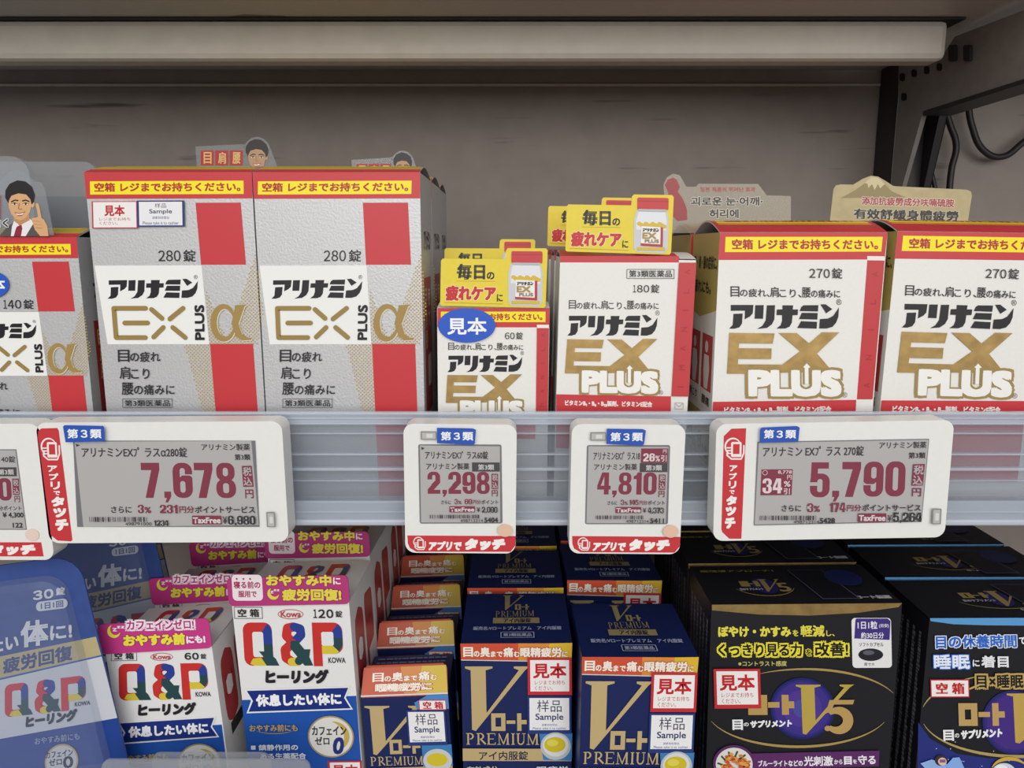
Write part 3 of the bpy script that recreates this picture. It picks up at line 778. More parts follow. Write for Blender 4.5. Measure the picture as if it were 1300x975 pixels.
# yellow header cards with the bottle
def yellow_card(parent, Y, dx, dy, label=None, sx=1, sy=1):
    """die-cut card; drawn in the frame of the small carton, moved by dx, dy frame units"""
    T = lambda pts: [(x * sx + dx, y * sy + dy) for x, y in pts]
    out = T(rrect(55, 342, 476, 535, 6, 3))
    out = T([(62, 342), (312, 342), (315, 306), (322, 298), (474, 298), (481, 306), (474, 528), (468, 536), (58, 530), (53, 524), (55, 350)])
    pr = prism('promo_card', rel_pts(parent, fr(Z3, out), Y), (0, .0005, 0), mat('yellow_card_print', '#e6cf38', .4, 0, .05, 500, .02), parent)
    if label: pr['label'] = label
    s = sheet_at(parent, Y, Z3); s.stack = pr
    s.aff = (dx, sx, dy, sy)
    def sub(n): s.end(); s.stack = pr; s.cur = [n, None, [], [], [], []]
    sub('lettering')
    s.text('毎日', 118, 362, 232, 425, '#1d1a1a', 0.045); s.text('の', 238, 394, 269, 424, '#1d1a1a', 0.04); s.stroke([(118, 431), (270, 431)], 2, '#b79a2a')
    s.text('疲れケア', 74, 448, 276, 510, '#c6272c', 0.05, out='#f4ecc8', ow=.03); s.text('に', 279, 482, 303, 512, '#1d1a1a', 0.04); s.stroke([(70, 517), (304, 521)], 2, '#b79a2a')
    sub('printed_bottle')
    s.poly([(333, 362), (455, 364), (462, 400), (460, 515), (448, 530), (336, 527), (325, 512), (324, 400)], '#c9ccd0')
    s.poly([(342, 366), (448, 368), (454, 402), (452, 440), (334, 438), (333, 402)], '#e2e3e6')
    for i in range(12): s.ell(345 + i * 9, 414 + (i % 3) * 5, 10, 8, '#d6b63c', 10)
    s.rect(336, 310, 460, 358, '#c4363b', 6); s.rect(336, 322, 460, 326, '#a82a30'); s.rect(340, 356, 452, 364, '#b7babd')
    s.poly([(354, 424), (440, 428), (440, 506), (352, 502)], '#efece8'); s.poly([(430, 427), (440, 428), (440, 506), (430, 505)], '#b4363b'); s.poly([(352, 492), (440, 496), (440, 506), (352, 502)], '#b4363b')
    s.rect(338, 508, 450, 520, '#d6b63c')
    sub('bottle_lettering'); katakana(s, 358, 432, 424, 446); s.text('EX', 358, 449, 414, 474, '#a98c4c', .06); s.text('PLUS', 368, 476, 424, 490, '#8c7b50', .06)
    s.end()
yellow_card(E, YF - .0014, 0, 0, 'yellow die-cut card with a printed bottle')
s0 = 488; yellow_card(F_, YF - .0014, s0, -214, 'yellow die-cut card with a printed bottle')
er = row(E, 2, .042, ['second-row small white carton whose yellow card peeks over the first', 'third-row small white carton behind the blue oval one'], 'small white cartons', ('promo_card', 'oval_sticker'), seed=4)
frw = row(F_, 2, .054, ['second-row medium white carton with a half-hidden yellow card', 'third-row medium white carton behind the two yellow cards'], 'medium white cartons', ('promo_card',), seed=6)
for k_, (r_, dx, dy) in enumerate(((er[0], 12, -38), (frw[0], 418, -220))):
    pass
yellow_card(er[0], er[0].location.y - .0014, 23, 9.3, None, .85, .85); yellow_card(frw[0], frw[0].location.y - .0014, 427, -156, None, .82, .85)
tag(E, 'small white carton of 60 tablets with a blue oval sticker and a yellow card', 'medicine box', 'small white cartons')
tag(F_, 'medium white carton of 180 tablets with a yellow bottle card clipped above', 'medicine box', 'medium white cartons')

# Korean and Chinese cards
k1 = gr[0]; Y = k1.location.y - .0014
pts = fr((820, 210, 7.222), [(165, 620), (170, 300), (160, 180), (190, 110), (250, 75), (310, 90), (345, 150), (370, 195), (460, 195), (480, 168), (1030, 170), (1110, 275), (1330, 280), (1330, 620)])
pr = prism('promo_card', rel_pts(k1, pts, Y), (0, .0004, 0), clear('korean_card_film', '#b3a994', 0.42, .2), k1)
s = sheet_at(k1, Y, (820, 210, 7.222)); s.stack = pr; s.cur = ['lettering', None, [], [], [], []]
s.poly([(175, 180), (200, 130), (250, 112), (280, 130), (300, 170), (312, 200), (290, 240), (340, 310), (375, 400), (380, 500), (290, 510), (200, 420), (205, 250)], '#9a3c3e')
s.text('일본 제품의 뛰어난 효과', 498, 198, 1005, 242, '#a8404c', .02)
s.text('괴로운 눈·어깨·', 412, 288, 1070, 370, '#38352f', .04, out='#cfcac2', ow=.06); s.text('허리에', 580, 400, 850, 485, '#38352f', .04, out='#cfcac2', ow=.06); s.end()
k2 = hr_[0]; Y = k2.location.y - .0014
zz = (1040, 210, 5.0)
pts = fr(zz, [(40, 420), (65, 160), (80, 135), (110, 128), (190, 128), (250, 90), (300, 70), (345, 75), (390, 100), (440, 132), (460, 135), (900, 150), (930, 160), (937, 185), (905, 420)])
pr = prism('promo_card', rel_pts(k2, pts, Y), (0, .0005, 0), mat('beige_card_print', '#b3a67f', .45, 0, .05, 200, .08), k2); pr['label'] = 'beige card with a mountain drawing'
s = sheet_at(k2, Y, zz); s.stack = pr; s.cur = ['printed_mountain', None, [], [], [], []]
s.poly([(110, 215), (200, 165), (265, 115), (300, 100), (345, 100), (385, 120), (430, 165), (520, 205)], '#8d7f55')
s.poly([(262, 118), (300, 80), (345, 82), (388, 122), (360, 150), (345, 122), (325, 160), (308, 124), (285, 148), (280, 122)], '#c8bd92')
s.end(); s.stack = pr; s.cur = ['lettering', None, [], [], [], []]
s.text('添加抗疲勞成分呋喃硫胺', 245, 202, 825, 256, '#a03c48', .03, out='#d8d2c0', ow=.05, dy=-8)
s.text('有效舒緩身體疲勞', 195, 278, 855, 346, '#2f2c28', .045, out='#cfc9b8', ow=.04, dy=-8); s.end()

# blister packs at the left rear
def blister(name, Y, x0, y0, x1, y1, r, label, zb, kanji):
    p0 = at_y(x0, y0, Y); p1 = at_y(x1, y1, Y)
    e = empty(name, ((p0.x + p1.x) / 2, Y, zb)); W = p1.x - p0.x; Hh = p0.z - zb
    o = prism('clear_shell', [(a, 0, b_) for a, b_ in rrect(-W / 2, 0.0, W / 2, Hh, r)], (0, .004, 0), clear('blister_shell', '#b6b9bd', .26, .08), e, .0012)
    o = prism('backing_card', [(a, .006, b_) for a, b_ in rrect(-W / 2 + .003, 0.0, W / 2 - .003, Hh - .02, .003)], (0, .0006, 0), mat('blister_backing', '#6a6669', .5), e)
    s = Sheet(o, W, Hh, None, None, (-W / 2, .0058, Hh), (1, 0, 0), (0, 0, -1)); s.part('lettering')
    for i, ch in enumerate(kanji):
        a = 100 - (len(kanji) - i) * 27; s.rect(a, 22, a + 24, 50, '#8c1e28'); s.text(ch, a + 4, 25, a + 21, 47, '#cfc8c4', .03)
    s.end()
    return tag(e, label, 'blister pack', 'clear blister packs behind the man card')
blister('blister_pack', .43, -90, 198, 46, 300, .01, 'clear blister pack with a rounded corner directly behind the smiling man card', ZDECK, '')
blister('blister_pack', .475, -60, 205, 131, 300, .008, 'dim clear blister pack with dark red blocks between the man card and the tall carton', ZDECK, '目肩腰')
# ================================================================ electronic price tags on the rail
YT = 0.325
m_tag = mat('white_tag_plastic', '#e8e8e4', 0.35, 0, 0.04, 300, 0.01, 0.5)
SCR, INK, PR = '#b2b0af', '#3b393a', '#84394a'
def phone(s, x0, y0, x1, y1):
    """white hand-and-phone mark"""
    w, h = x1 - x0, y1 - y0; P = lambda a, b_: (x0 + a * w, y0 + b_ * h)
    s.arc(x0 + .42 * w, y0 + .4 * h, .40 * w, .38 * h, 120, 330, w * .09, '#f2e9e6', w * .05)
    s.stroke([P(.15, .62), P(.12, .8), P(.35, .97), P(.85, .97), P(.98, .7), P(.98, .35)], w * .08, '#f2e9e6')
    s.rect(x0 + .32 * w, y0 + .18 * h, x0 + .86 * w, y0 + .88 * h, '#f2e9e6', w * .08)
    s.rect(x0 + .42 * w, y0 + .28 * h, x0 + .76 * w, y0 + .74 * h, '#c8383e')
    for k in range(3): s.stroke([P(.1, .45 + .13 * k), P(.3, .45 + .13 * k)], w * .07, '#f2e9e6')
def digits(s, t, x0, y0, x1, y1, col, bg, dy=0):
    """heavy condensed numerals"""
    wd = {'1': 40, ',': 24}; tot = sum(wd.get(ch, 58) + 5 for ch in t) - 5
    k = (x1 - x0) / tot; q = (y1 - y0) / 113; x = x0
    for n, ch in enumerate(t):
        yy = y0 - dy * (x - x0) / (x1 - x0) + dy / 2
        P = lambda pts: [(x + a * k, yy + b_ * q) for a, b_ in pts]
        o = lambda a, b_, c_, d, r, cc=col: s.poly(P(rrect(a, b_, c_, d, r, 5)), cc)
        pl_ = lambda pts, cc=col: s.poly(P(pts), cc)
        if ch == '0': o(0, 0, 57, 100, 24); o(21, 17, 36, 83, 7, bg)
        elif ch == '8': o(2, 0, 55, 52, 21); o(0, 46, 57, 100, 23); o(21, 14, 36, 38, 7, bg); o(20, 58, 37, 86, 7, bg)
        elif ch == '6': o(0, 0, 57, 100, 24); o(21, 15, 36, 46, 7, bg); pl_([(30, 33), (58, 33), (58, 42), (30, 42)], bg); o(21, 36, 57, 60, 10); o(21, 52, 36, 85, 7, bg)
        elif ch == '9': o(0, 0, 57, 100, 24); o(21, 54, 36, 85, 7, bg); pl_([(-1, 58), (27, 58), (27, 67), (-1, 67)], bg); o(0, 40, 36, 64, 10); o(21, 15, 36, 48, 7, bg)
        elif ch == '7': pl_([(0, 0), (54, 0), (54, 19), (33, 100), (10, 100), (30, 21), (0, 21)])
        elif ch == '1': pl_([(15, 100), (15, 30), (2, 30), (2, 17), (14, 12), (19, 0), (37, 0), (37, 100)])
        elif ch == '4': pl_([(20, 0), (50, 0), (50, 60), (58, 60), (58, 78), (50, 78), (50, 100), (29, 100), (29, 78), (0, 78), (0, 60)]); pl_([(15, 60), (30, 60), (30, 18)], bg)
        elif ch == '2': o(0, 0, 56, 60, 23); pl_([(56, 38), (56, 50), (27, 82), (56, 82), (56, 100), (0, 100), (0, 80), (34, 42)]); o(21, 15, 35, 44, 6, bg); pl_([(-1, 35), (23, 35), (23, 40), (30, 44), (-1, 76)], bg); 
        elif ch == '3': o(0, 0, 56, 54, 22); o(0, 44, 57, 100, 23); o(21, 14, 36, 42, 6, bg); o(21, 56, 36, 86, 6, bg); pl_([(-1, 32), (21, 32), (21, 62), (-1, 62)], bg); pl_([(21, 42), (26, 42), (26, 58), (21, 58)], bg)
        elif ch == '5': o(0, 32, 57, 100, 23); pl_([(3, 0), (53, 0), (53, 18), (22, 18), (21, 40), (1, 56)]); o(21, 48, 36, 85, 6, bg); pl_([(-1, 57), (24, 57), (24, 67), (-1, 67)], bg)
        elif ch == ',': pl_([(2, 82), (22, 82), (22, 96), (12, 113), (4, 113), (9, 100), (2, 100)])
        x += (wd.get(ch, 58) + 5) * k
def price_tag(quad, frame, label, r=.0035, yaw=0, depth=.0115, shape=None):
    p = [at_y(x, y, YT) for x, y in fr(frame, quad)]
    W = ((p[1] - p[0]).length + (p[2] - p[3]).length) / 2; H = ((p[0] - p[3]).length + (p[1] - p[2]).length) / 2
    c = (p[0] + p[1] + p[2] + p[3]) / 4
    rise = ((p[1].z + p[2].z) - (p[0].z + p[3].z)) / 2
    e = empty('price_tag', (c.x, YT, c.z - H / 2), (0, -math.asin(rise / W), 0))
    tag(e, label, 'price tag', 'electronic price tags on the rail')
    prism('tag_housing', [(a, 0, b_ + H / 2) for a, b_ in rrect(-W / 2, -H / 2, W / 2, H / 2, r, 8)], (0, depth, 0), m_tag, e, .0009)
    for sx in (-1, 1):
        box('rail_clip', sx * W * .2 - .006, sx * W * .2 + .006, depth, depth + .0036, H * .72, H * .82, clear('rail_rib_plastic', '#dfe6f0', .62, .1), e)
    s = Sheet(e, W, H, fr(frame, quad), frame, (-W / 2, -.00002, H), (1, 0, 0), (0, 0, -1))
    return e, s, W, H
def klass(s, pts, x0, y0, x1, y1, z=.0002):
    s.part('class_sticker', 'small blue sticker with white characters'); s.z += z; s.poly(pts, '#2a55b4'); s.sub(); s.text('第３類', x0, y0, x1, y1, '#f2f2f4', .03); s.end()
def tax(s, x0, y0, x1, y1):
    s.rect(x0, y0, x1, y1, PR); s.text('TaxFree', x0 + 3, y0 + (y1 - y0) * .18, x1 - 3, y1 - (y1 - y0) * .12, '#d8cfd0', .045)
def window(s, x0, y0, x1, y1):
    s.part('sensor_window', 'small grey window'); s.rect(x0, y0, x1, y1, '#8a8a88', 3); s.rect(x0 + 5, y0 + 5, x1 - 5, y1 - 4, '#b9b8b4', 2)
    s.rect(x0 + (x1 - x0) * .35, y0 + (y1 - y0) * .3, x0 + (x1 - x0) * .75, y0 + (y1 - y0) * .75, '#d9d8d2', 2); s.end()
def redside(s, pts, px, ty0, ty1, tx0, tx1, ph):
    s.part('red_panel', 'red strip with a phone mark and white lettering'); s.poly(pts, '#c8383e')
    s.sub('phone_mark'); phone(s, *ph); s.sub()
    ch = 'アプリでタッチ'; hs = (.115, .125, .14, .085, .17, .165, .2); y = ty0
    for c, h in zip(ch, hs):
        f = (y - ty0) / (ty1 - ty0); y2 = y + h * (ty1 - ty0); x = px * f
        b_ = h > .15; w = (tx1 - tx0) / 2 * (1 if b_ else .72 if c != 'で' else .5); m_ = (tx0 + tx1) / 2 + x
        s.text(c, m_ - w, y + 3, m_ + w, y2 - 3, '#f6efec', .08 if b_ else .05); y = y2
    s.end()
# wide tag of the tall silver cartons (frame Z5)
e, s, W, H = price_tag([(168, 57), (1238, 50), (1243, 574), (205, 580)], Z5, 'wide white price tag reading 7,678 below the tall silver cartons', .0045)
redside(s, [(192, 82), (262, 80), (268, 92), (305, 566), (298, 572), (240, 568), (212, 545), (176, 120), (178, 95)], 38, 240, 528, 205, 262, (188, 124, 268, 220))
s.part('screen', 'grey screen with dark and crimson print'); s.rect(330, 134, 1120, 508, '#77757a'); s.poly([(336, 139), (1103, 135), (1117, 500), (357, 508)], SCR)
s.sub('price_lettering')
digits(s, '7,678', 618, 230, 1028, 402, PR, SCR)
s.sub('lettering')
s.poly([(342, 148), (360, 153), (344, 160)], INK)
s.text('アリナミンEXﾌﾟ ラスα280錠', 366, 162, 822, 206, INK, .012); s.text('アリナミン製薬', 886, 147, 1096, 176, INK, .012); s.text('第3類', 1028, 192, 1096, 218, INK, .02)
s.poly([(1057, 243), (1100, 242), (1104, 333), (1059, 334)], PR); s.text('税', 1061, 248, 1098, 286, SCR, .02); s.text('込', 1062, 291, 1099, 328, SCR, .02); s.text('円', 1066, 345, 1102, 383, PR, .02)
s.text('さらに', 482, 418, 570, 446, INK, .02); digits(s, '3', 598, 411, 624, 452, PR, SCR); s.text('%', 627, 420, 655, 447, PR, .03); digits(s, '231', 694, 411, 772, 452, PR, SCR); s.text('円分', 778, 416, 842, 446, PR, .02); s.text('ポイントサービス', 846, 416, 1106, 446, INK, .02)
s.bars(388, 463, 640, 484, INK); s.text('498791000', 542, 486, 656, 500, INK); digits(s, '1234', 666, 477, 730, 504, INK, SCR)
tax(s, 833, 457, 959, 494); s.text('¥', 966, 460, 984, 492, INK, .02); digits(s, '6,980', 988, 457, 1108, 499, INK, SCR); s.end()
window(s, 1156, 440, 1193, 505)
klass(s, [(297, 70), (304, 64), (470, 67), (475, 74), (475, 134), (305, 138)], 314, 80, 462, 121)
# wide tag of the large white cartons (frame Z7)
e, s, W, H = price_tag([(92, 88), (1020, 72), (1002, 532), (86, 547)], Z7, 'wide white price tag reading 5,790 below the large white cartons', .0045)
redside(s, [(150, 106), (208, 104), (198, 538), (150, 538), (122, 512), (118, 500), (121, 135)], -12, 245, 500, 140, 182, (126, 142, 202, 226))
s.part('screen', 'grey screen with dark and crimson print'); s.poly([(252, 156), (923, 144), (907, 470), (245, 484)], '#77757a'); s.poly([(258, 160), (920, 148), (904, 466), (248, 480)], SCR)
s.sub('price_lettering'); digits(s, '5,790', 462, 233, 836, 388, PR, SCR, 5)
s.sub('lettering')
s.text('アリナミン EXﾌﾟ ラス 270錠', 274, 174, 668, 214, INK, .012, dy=4); s.text('アリナミン製薬', 728, 156, 912, 182, INK, .012, dy=2); s.text('第3類', 844, 196, 910, 220, INK, .02)
s.poly([(270, 263), (392, 262), (390, 363), (268, 364)], PR); digits(s, '34', 275, 298, 352, 364, '#dccfd0', PR); s.text('%', 358, 308, 384, 330, '#dccfd0', .03); s.text('引', 358, 336, 382, 360, '#dccfd0', .02); s.text('8,778', 334, 266, 388, 281, '#dccfd0', .02); s.text('円', 370, 284, 388, 302, '#dccfd0', .02)
s.arc(283, 275, 9, 9, 0, 360, 2, '#dccfd0')
s.poly([(862, 242), (908, 241), (904, 325), (859, 326)], PR); s.text('税', 865, 246, 904, 282, SCR, .02); s.text('込', 863, 286, 902, 322, SCR, .02); s.text('円', 862, 335, 898, 368, PR, .02)
s.text('さらに', 352, 402, 428, 427, INK, .02); digits(s, '3', 452, 395, 476, 434, PR, SCR); s.text('%', 478, 404, 502, 429, PR, .03); digits(s, '174', 540, 392, 602, 434, PR, SCR); s.text('円分', 608, 400, 664, 426, PR, .02); s.text('ポイントサービス', 668, 398, 898, 425, INK, .02)
s.bars(266, 443, 486, 461, INK, 2); s.text('498712314', 400, 462, 500, 474, INK); s.text('5428', 502, 452, 562, 474, INK, .04)
tax(s, 652, 434, 763, 468); s.text('¥', 769, 440, 785, 466, INK, .02); digits(s, '5,264', 790, 430, 902, 472, INK, SCR); s.end()
window(s, 942, 414, 978, 476)
klass(s, [(258, 104), (264, 98), (400, 92), (411, 98), (407, 152), (257, 157)], 272, 106, 398, 140)
# the two upright tags (frame Z6)
def upright(quad, dx, dy, label, name, maker_x, price, off, pts_s, yen, code, seed):
    e, s, W, H = price_tag(quad, Z6, label, .0045)
    D = lambda x, y: (x + dx, y + dy)
    s.aff = (dx, 1, dy, 1)
    s.part('red_panel', 'red strip with a phone mark and white lettering'); s.poly([(52, 545), (524, 549), (522, 590), (500, 618), (90, 616), (62, 600), (54, 580)], '#c8383e')
    s.sub('phone_mark'); phone(s, 78, 552, 130, 608); s.sub(); s.text('アプリで', 140, 570, 290, 610, '#f6efec', .06, .2); s.text('タッチ', 296, 558, 482, 610, '#f6efec', .09, .2)
    s.part('screen', 'grey screen with dark and crimson print'); s.rect(107, 150, 467, 493, '#77757a', 8); s.poly([(114, 155), (460, 158), (457, 488), (113, 488)], SCR)
    s.sub('price_lettering'); digits(s, price, 144 if not off else 156, 268, 414, 376, PR, SCR)
    s.sub('lettering'); s.text(name, 136, 178, 408 if not off else 338, 213, INK, .012); s.text('アリナミン製薬', 140, 230, 326, 258, INK, .012)
    s.rect(338, 227, 458, 266, '#4a484a'); s.text('第3類', 364, 235, 434, 260, '#c9c6c6', .02)
    if off:
        s.rect(342, 164, 458, 226, PR); digits(s, '26', 352, 185, 402, 224, '#dccfd0', PR); s.text('%', 404, 194, 424, 220, '#dccfd0', .03); s.text('引', 428, 192, 452, 220, '#dccfd0', .02); s.text('円', 436, 168, 452, 184, '#dccfd0', .02)
    else: s.poly([(120, 160), (134, 166), (122, 174)], INK)
    s.rect(422, 276, 450, 342, PR); s.text('税', 425, 279, 448, 306, SCR, .02); s.text('込', 425, 311, 448, 338, SCR, .02); s.text('円', 422, 347, 448, 374, PR, .02)
    s.text('さらに', 202, 391, 244, 407, INK, .012); digits(s, '3', 260, 385, 273, 411, PR, SCR); s.text('%', 275, 392, 290, 407, PR, .02); digits(s, pts_s, 304 if len(pts_s) < 3 else 296, 385, 336, 410, PR, SCR); s.text('円分', 340, 388, 374, 407, PR, .012); s.text('ポイント', 376, 388, 450, 407, INK, .012)
    tax(s, 237, 416, 348, 442); s.text('¥', 356, 420, 370, 441, INK, .02); digits(s, yen, 378, 418, 446, 446, INK, SCR)
    s.bars(152, 452, 362, 468, INK, seed); s.text('498712314', 284, 471, 382, 484, INK); s.text(code, 388, 464, 448, 486, INK, .04); s.end()
    window(s, 120, 92, 188, 128)
    klass(s, [(190, 76), (344, 78), (358, 84), (352, 142), (345, 149), (190, 142)], 206, 92, 346, 130)
    s.part('round_sticker', 'pale coral dot'); s.ell(478, 520, 33, 27, '#e3bfa6'); s.end(); s.aff = None
    return e
upright([(44, 62), (535, 64), (522, 626), (42, 620)], 0, 0, 'square white price tag reading 2,298 below the small blue oval carton', 'アリナミンEXﾌﾟ ラス60錠', 0, '2,298', False, '69', '2,090', '5404', 5)
upright([(764, 62), (1257, 66), (1246, 628), (764, 624)], 724, 3, 'square white price tag reading 4,810 with a 26 percent mark', 'アリナミンEXﾌﾟ ラス18', 0, '4,810', True, '145', '4,373', '5411', 6)
# leftmost one, mostly outside the frame: same layout further left
e, s, W, H = price_tag([(-290, 62), (185, 62), (222, 652), (-262, 652)], Z5, 'white price tag cut off by the frame edge, its price ending in zero', .0045)
s.part('red_panel', 'red strip with a phone mark and white lettering'); s.poly([(-250, 572), (168, 572), (176, 636), (-240, 636)], '#c8383e'); s.sub(); s.text('タッチ', -70, 580, 145, 630, '#f6efec', .09, .2)
s.part('screen', 'grey screen with dark and crimson print'); s.poly([(-225, 168), (82, 168), (108, 516), (-200, 516)], '#77757a'); s.poly([(-220, 172), (78, 172), (104, 512), (-196, 512)], SCR)
s.sub('price_lettering'); digits(s, '0', -6, 290, 52, 400, PR, SCR)
s.sub('lettering'); s.text('140錠', 5, 196, 76, 224, INK, .02); s.rect(-40, 244, 78, 282, '#4a484a'); s.text('第3類', 0, 252, 66, 276, '#c9c6c6', .02)
s.rect(57, 292, 86, 362, PR); s.text('税', 60, 296, 83, 324, SCR, .02); s.text('込', 60, 330, 84, 358, SCR, .02); s.text('円', 62, 366, 86, 394, PR, .02)
s.text('分ポイント', -10, 410, 90, 430, INK, .012); s.text('¥ 4,300', 6, 438, 98, 464, INK, .03); s.text('122', 48, 484, 92, 506, INK, .04); s.end()
s.part('round_sticker', 'pale coral dot'); s.ell(131, 538, 31, 27, '#e8d0c4'); s.end()

# ================================================================ lower deck
YL = 0.350
ZL = ZLOW + .004
m_qp = mat('white_carton_board', '#e6e5e4', 0.42, 0, 0.05, 600, 0.01)
m_navy = mat('navy_carton_board', '#1a2658', 0.36, 0, 0.05, 600, 0.04)
m_blk = mat('black_carton_board', '#1b1a20', 0.40, 0, 0.05, 600, 0.05)
def qp_letters(s, X0, Y0, X1, Y1, bg='#e6e5e4'):
    """three heavy multicoloured letters, in a 392 x 170 grid"""
    fx, fy = (X1 - X0) / 392, (Y1 - Y0) / 170
    P = lambda pts: [(X0 + x * fx, Y0 + y * fy) for x, y in pts]
    R_, B_, G_, Y_ = '#c7322f', '#2b3f92', '#27474c', '#d8c33a'
    w = 36 * fx
    pg = lambda pts, col: s.poly(P(pts), col)
    # first letter: red left, blue upper right, green lower right with its tail, yellow foot
    pg(rrect(0, 0, 114, 168, 30, 5), R_); pg([(74, 36), (96, 5), (106, 12), (114, 32), (114, 86), (78, 86)], B_)
    pg([(34, 140), (30, 146), (22, 160), (40, 168), (86, 168), (66, 136)], Y_); pg([(66, 136), (86, 168), (110, 168), (100, 136)], G_)
    pg(rrect(36, 36, 79, 134, 9, 4), bg); pg([(79, 84), (114, 84), (114, 132), (124, 142), (136, 168), (104, 168), (58, 112), (79, 112)], G_)
    # ampersand
    s.stroke(P([(198, 82), (170, 52), (176, 22), (200, 17)]), w, R_); s.stroke(P([(202, 17), (226, 24), (228, 48), (198, 78)]), w * .95, B_)
    s.stroke(P([(192, 80), (162, 106), (164, 138), (186, 152)]), w, R_); s.stroke(P([(186, 153), (210, 153)]), w * .9, Y_); s.stroke(P([(214, 150), (240, 124)]), w * .9, G_)
    pg([(186, 70), (212, 70), (238, 104), (262, 104), (256, 134), (270, 168), (236, 168), (182, 98)], G_)
    # last letter
    pg([(273, 0), (308, 0), (308, 170), (273, 170)], R_); pg(rrect(275, 0, 392, 122, 34, 5), R_); pg([(350, 36), (374, 6), (386, 18), (392, 36), (392, 60), (356, 60)], B_)
    pg([(356, 60), (392, 60), (391, 88), (376, 114), (352, 90)], G_); pg([(308, 90), (352, 90), (376, 114), (362, 122), (308, 122)], Y_); pg(rrect(308, 36, 356, 90, 7, 4), bg)
    pg([(273, 90), (308, 90), (308, 170), (273, 170)], R_)
def qp_art(s, count, full):
    s.part('blue_field', 'blue lower half'); s.poly([(84, 704), (539, 690), (551, 1200), (106, 1200)], '#1f52a8')
    s.part('emblem_lettering', 'heavy letters in red, blue, green and yellow'); qp_letters(s, 105, 402, 497, 572)
    s.part('brand_lettering'); s.text('KOWA', 436, 538, 504, 560, '#2b2b2b', .02); s.part('brand_oval'); s.text('Kowa', 258, 357, 338, 381, '#b8454a', .03); s.arc(297, 369, 49, 18, 0, 360, 2.5, '#b8454a')
    s.part('box_mark'); s.box_line(77, 342, 186, 385, 2, '#3a3a3a'); s.text('空 箱', 90, 348, 174, 380, '#2b2b2b', .03)
    s.part('count_lettering'); s.nums(count, 384 if len(count) > 2 else 398, 350, 468, 384, '#2b2b30', .045); s.text('錠', 474, 355, 501, 381, '#2b2b30', .02)
    s.part('product_lettering'); s.text('ヒーリング', 182, 584, 436, 640, '#26242a', .07, .1)
    s.part('ribbon', 'navy ribbon with white lettering'); s.poly([(100, 660), (518, 650), (498, 695), (524, 742), (102, 754), (122, 706)], '#e9e9ea'); s.poly([(108, 666), (510, 656), (491, 696), (515, 737), (110, 748), (130, 706)], '#1a2f7c')
    s.sub(); s.text('休息したい体に', 142, 680, 480, 728, '#f3f3f4', .05, dy=5)
    s.part('script_lettering'); s.text('おやすみ前にも', 110, 798, 300, 826, '#b39a62', .03, out='#1a3f80', ow=.03); s.arc(210, 800, 100, 34, 40, 140, 3, '#b39a62', .5)
    s.part('round_emblem', 'silver and gold round emblem'); s.ell(431, 848, 92, 83, '#a59263'); s.ell(431, 848, 86, 77, '#dcdad4'); s.arc(428, 848, 66, 60, -80, 60, 22, '#c2a858', 2)
    s.sub(); s.text('カフェイン', 356, 806, 494, 842, '#28283a', .03); s.text('ゼロ', 366, 848, 424, 880, '#28283a', .03); s.text('0', 432, 850, 486, 918, '#24307a', .06, .2)
    s.part('feature_lettering'); s.rect(112, 880, 130, 896, '#dfe3ea'); s.text('鎮静作用の', 142, 876, 298, 900, '#dfe3ea', .03); s.text('ある生薬配合', 146, 910, 328, 934, '#dfe3ea', .03)
    s.end()
def qp_side(r, W, H, D):
    for sx in (1,):
        t = Sheet(r, D, H, None, None, (sx * W / 2, 0, H), (0, 1, 0), (0, 0, -1))
        t.part('side_lettering'); t.rect(0, 62, 100, 100, '#1f4a96'); t.stroke([(30, 10), (18, 12), (18, 24), (30, 26), (44, 24), (44, 12), (30, 10)], 9, '#b03a3a'); t.stroke([(60, 26), (60, 10), (86, 11), (86, 18), (60, 19)], 9, '#b03a3a'); t.rect(20, 30, 84, 34, '#333333'); t.end()
        t = Sheet(r, W, D, None, None, (-W / 2, D, H + .0003), (1, 0, 0), (0, -1, 0))
        t.part('top_print'); t.aff = (0, 1, 0, 1); qp_letters(t, 20, 10, 84, 62); t.end()
def flap_card(r, W, H, hpx, col, name='header_card', label=None, th=.0005, over=.0008):
    p = [(a, 0, H + b_) for a, b_ in rrect(-W / 2 - over, -.0006, W / 2 + over, hpx, .0025, 4)]
    o = prism(name, [(x, -.0012, z) for x, y, z in p], (0, th, 0), mat('card_' + col.strip('#'), col, .4), r)
    if label: o['label'] = label
    return o
def shrinkbox(rt): return rt
# the larger one
Q2 = [(312, 767), (461, 764), (467, 975), (322, 975)]
L2, W, H, Hv = carton('supplement_carton', Q2[0], Q2[1], 975, YL, .050, ZL, m_qp, -2)
s = front(L2, W, H, Hv, Q2, ZC); s.H = Hv; qp_art(s, '120', True); qp_side(L2, W, H, .050)
hc = flap_card(L2, W, H, .0142, '#b33a78', label='magenta header card with yellow lettering'); 
s = front(L2, W, H, Hv, Q2, ZC, None, .0013); s.stack = hc; s.cur = ['lettering', None, [], [], [], []]
s.rect(78, 213, 196, 313, '#efe3e8', 16); s.text('寝る前の', 84, 238, 188, 266, '#a4335c', .03); s.text('服用で', 100, 275, 172, 300, '#a4335c', .03)
for x in (98, 124, 150): s.ell(x, 229, 4, 4, '#a4335c', 8)
s.text('おやすみ中', 212, 212, 468, 256, '#e4d44e', .05, out='#7c2050', ow=.03); s.text('に', 474, 222, 504, 250, '#f0e6ea', .04); s.text('疲労回復!', 272, 266, 504, 312, '#e4d44e', .05, out='#7c2050', ow=.03)
s.arc(240, 282, 20, 20, 20, 240, 14, '#e4d44e', 1); s.text('zᶻᶻ', 226, 268, 262, 284, '#f0e6ea', .03); s.end()
pl = .058
GQ = 'white cartons with magenta headers'
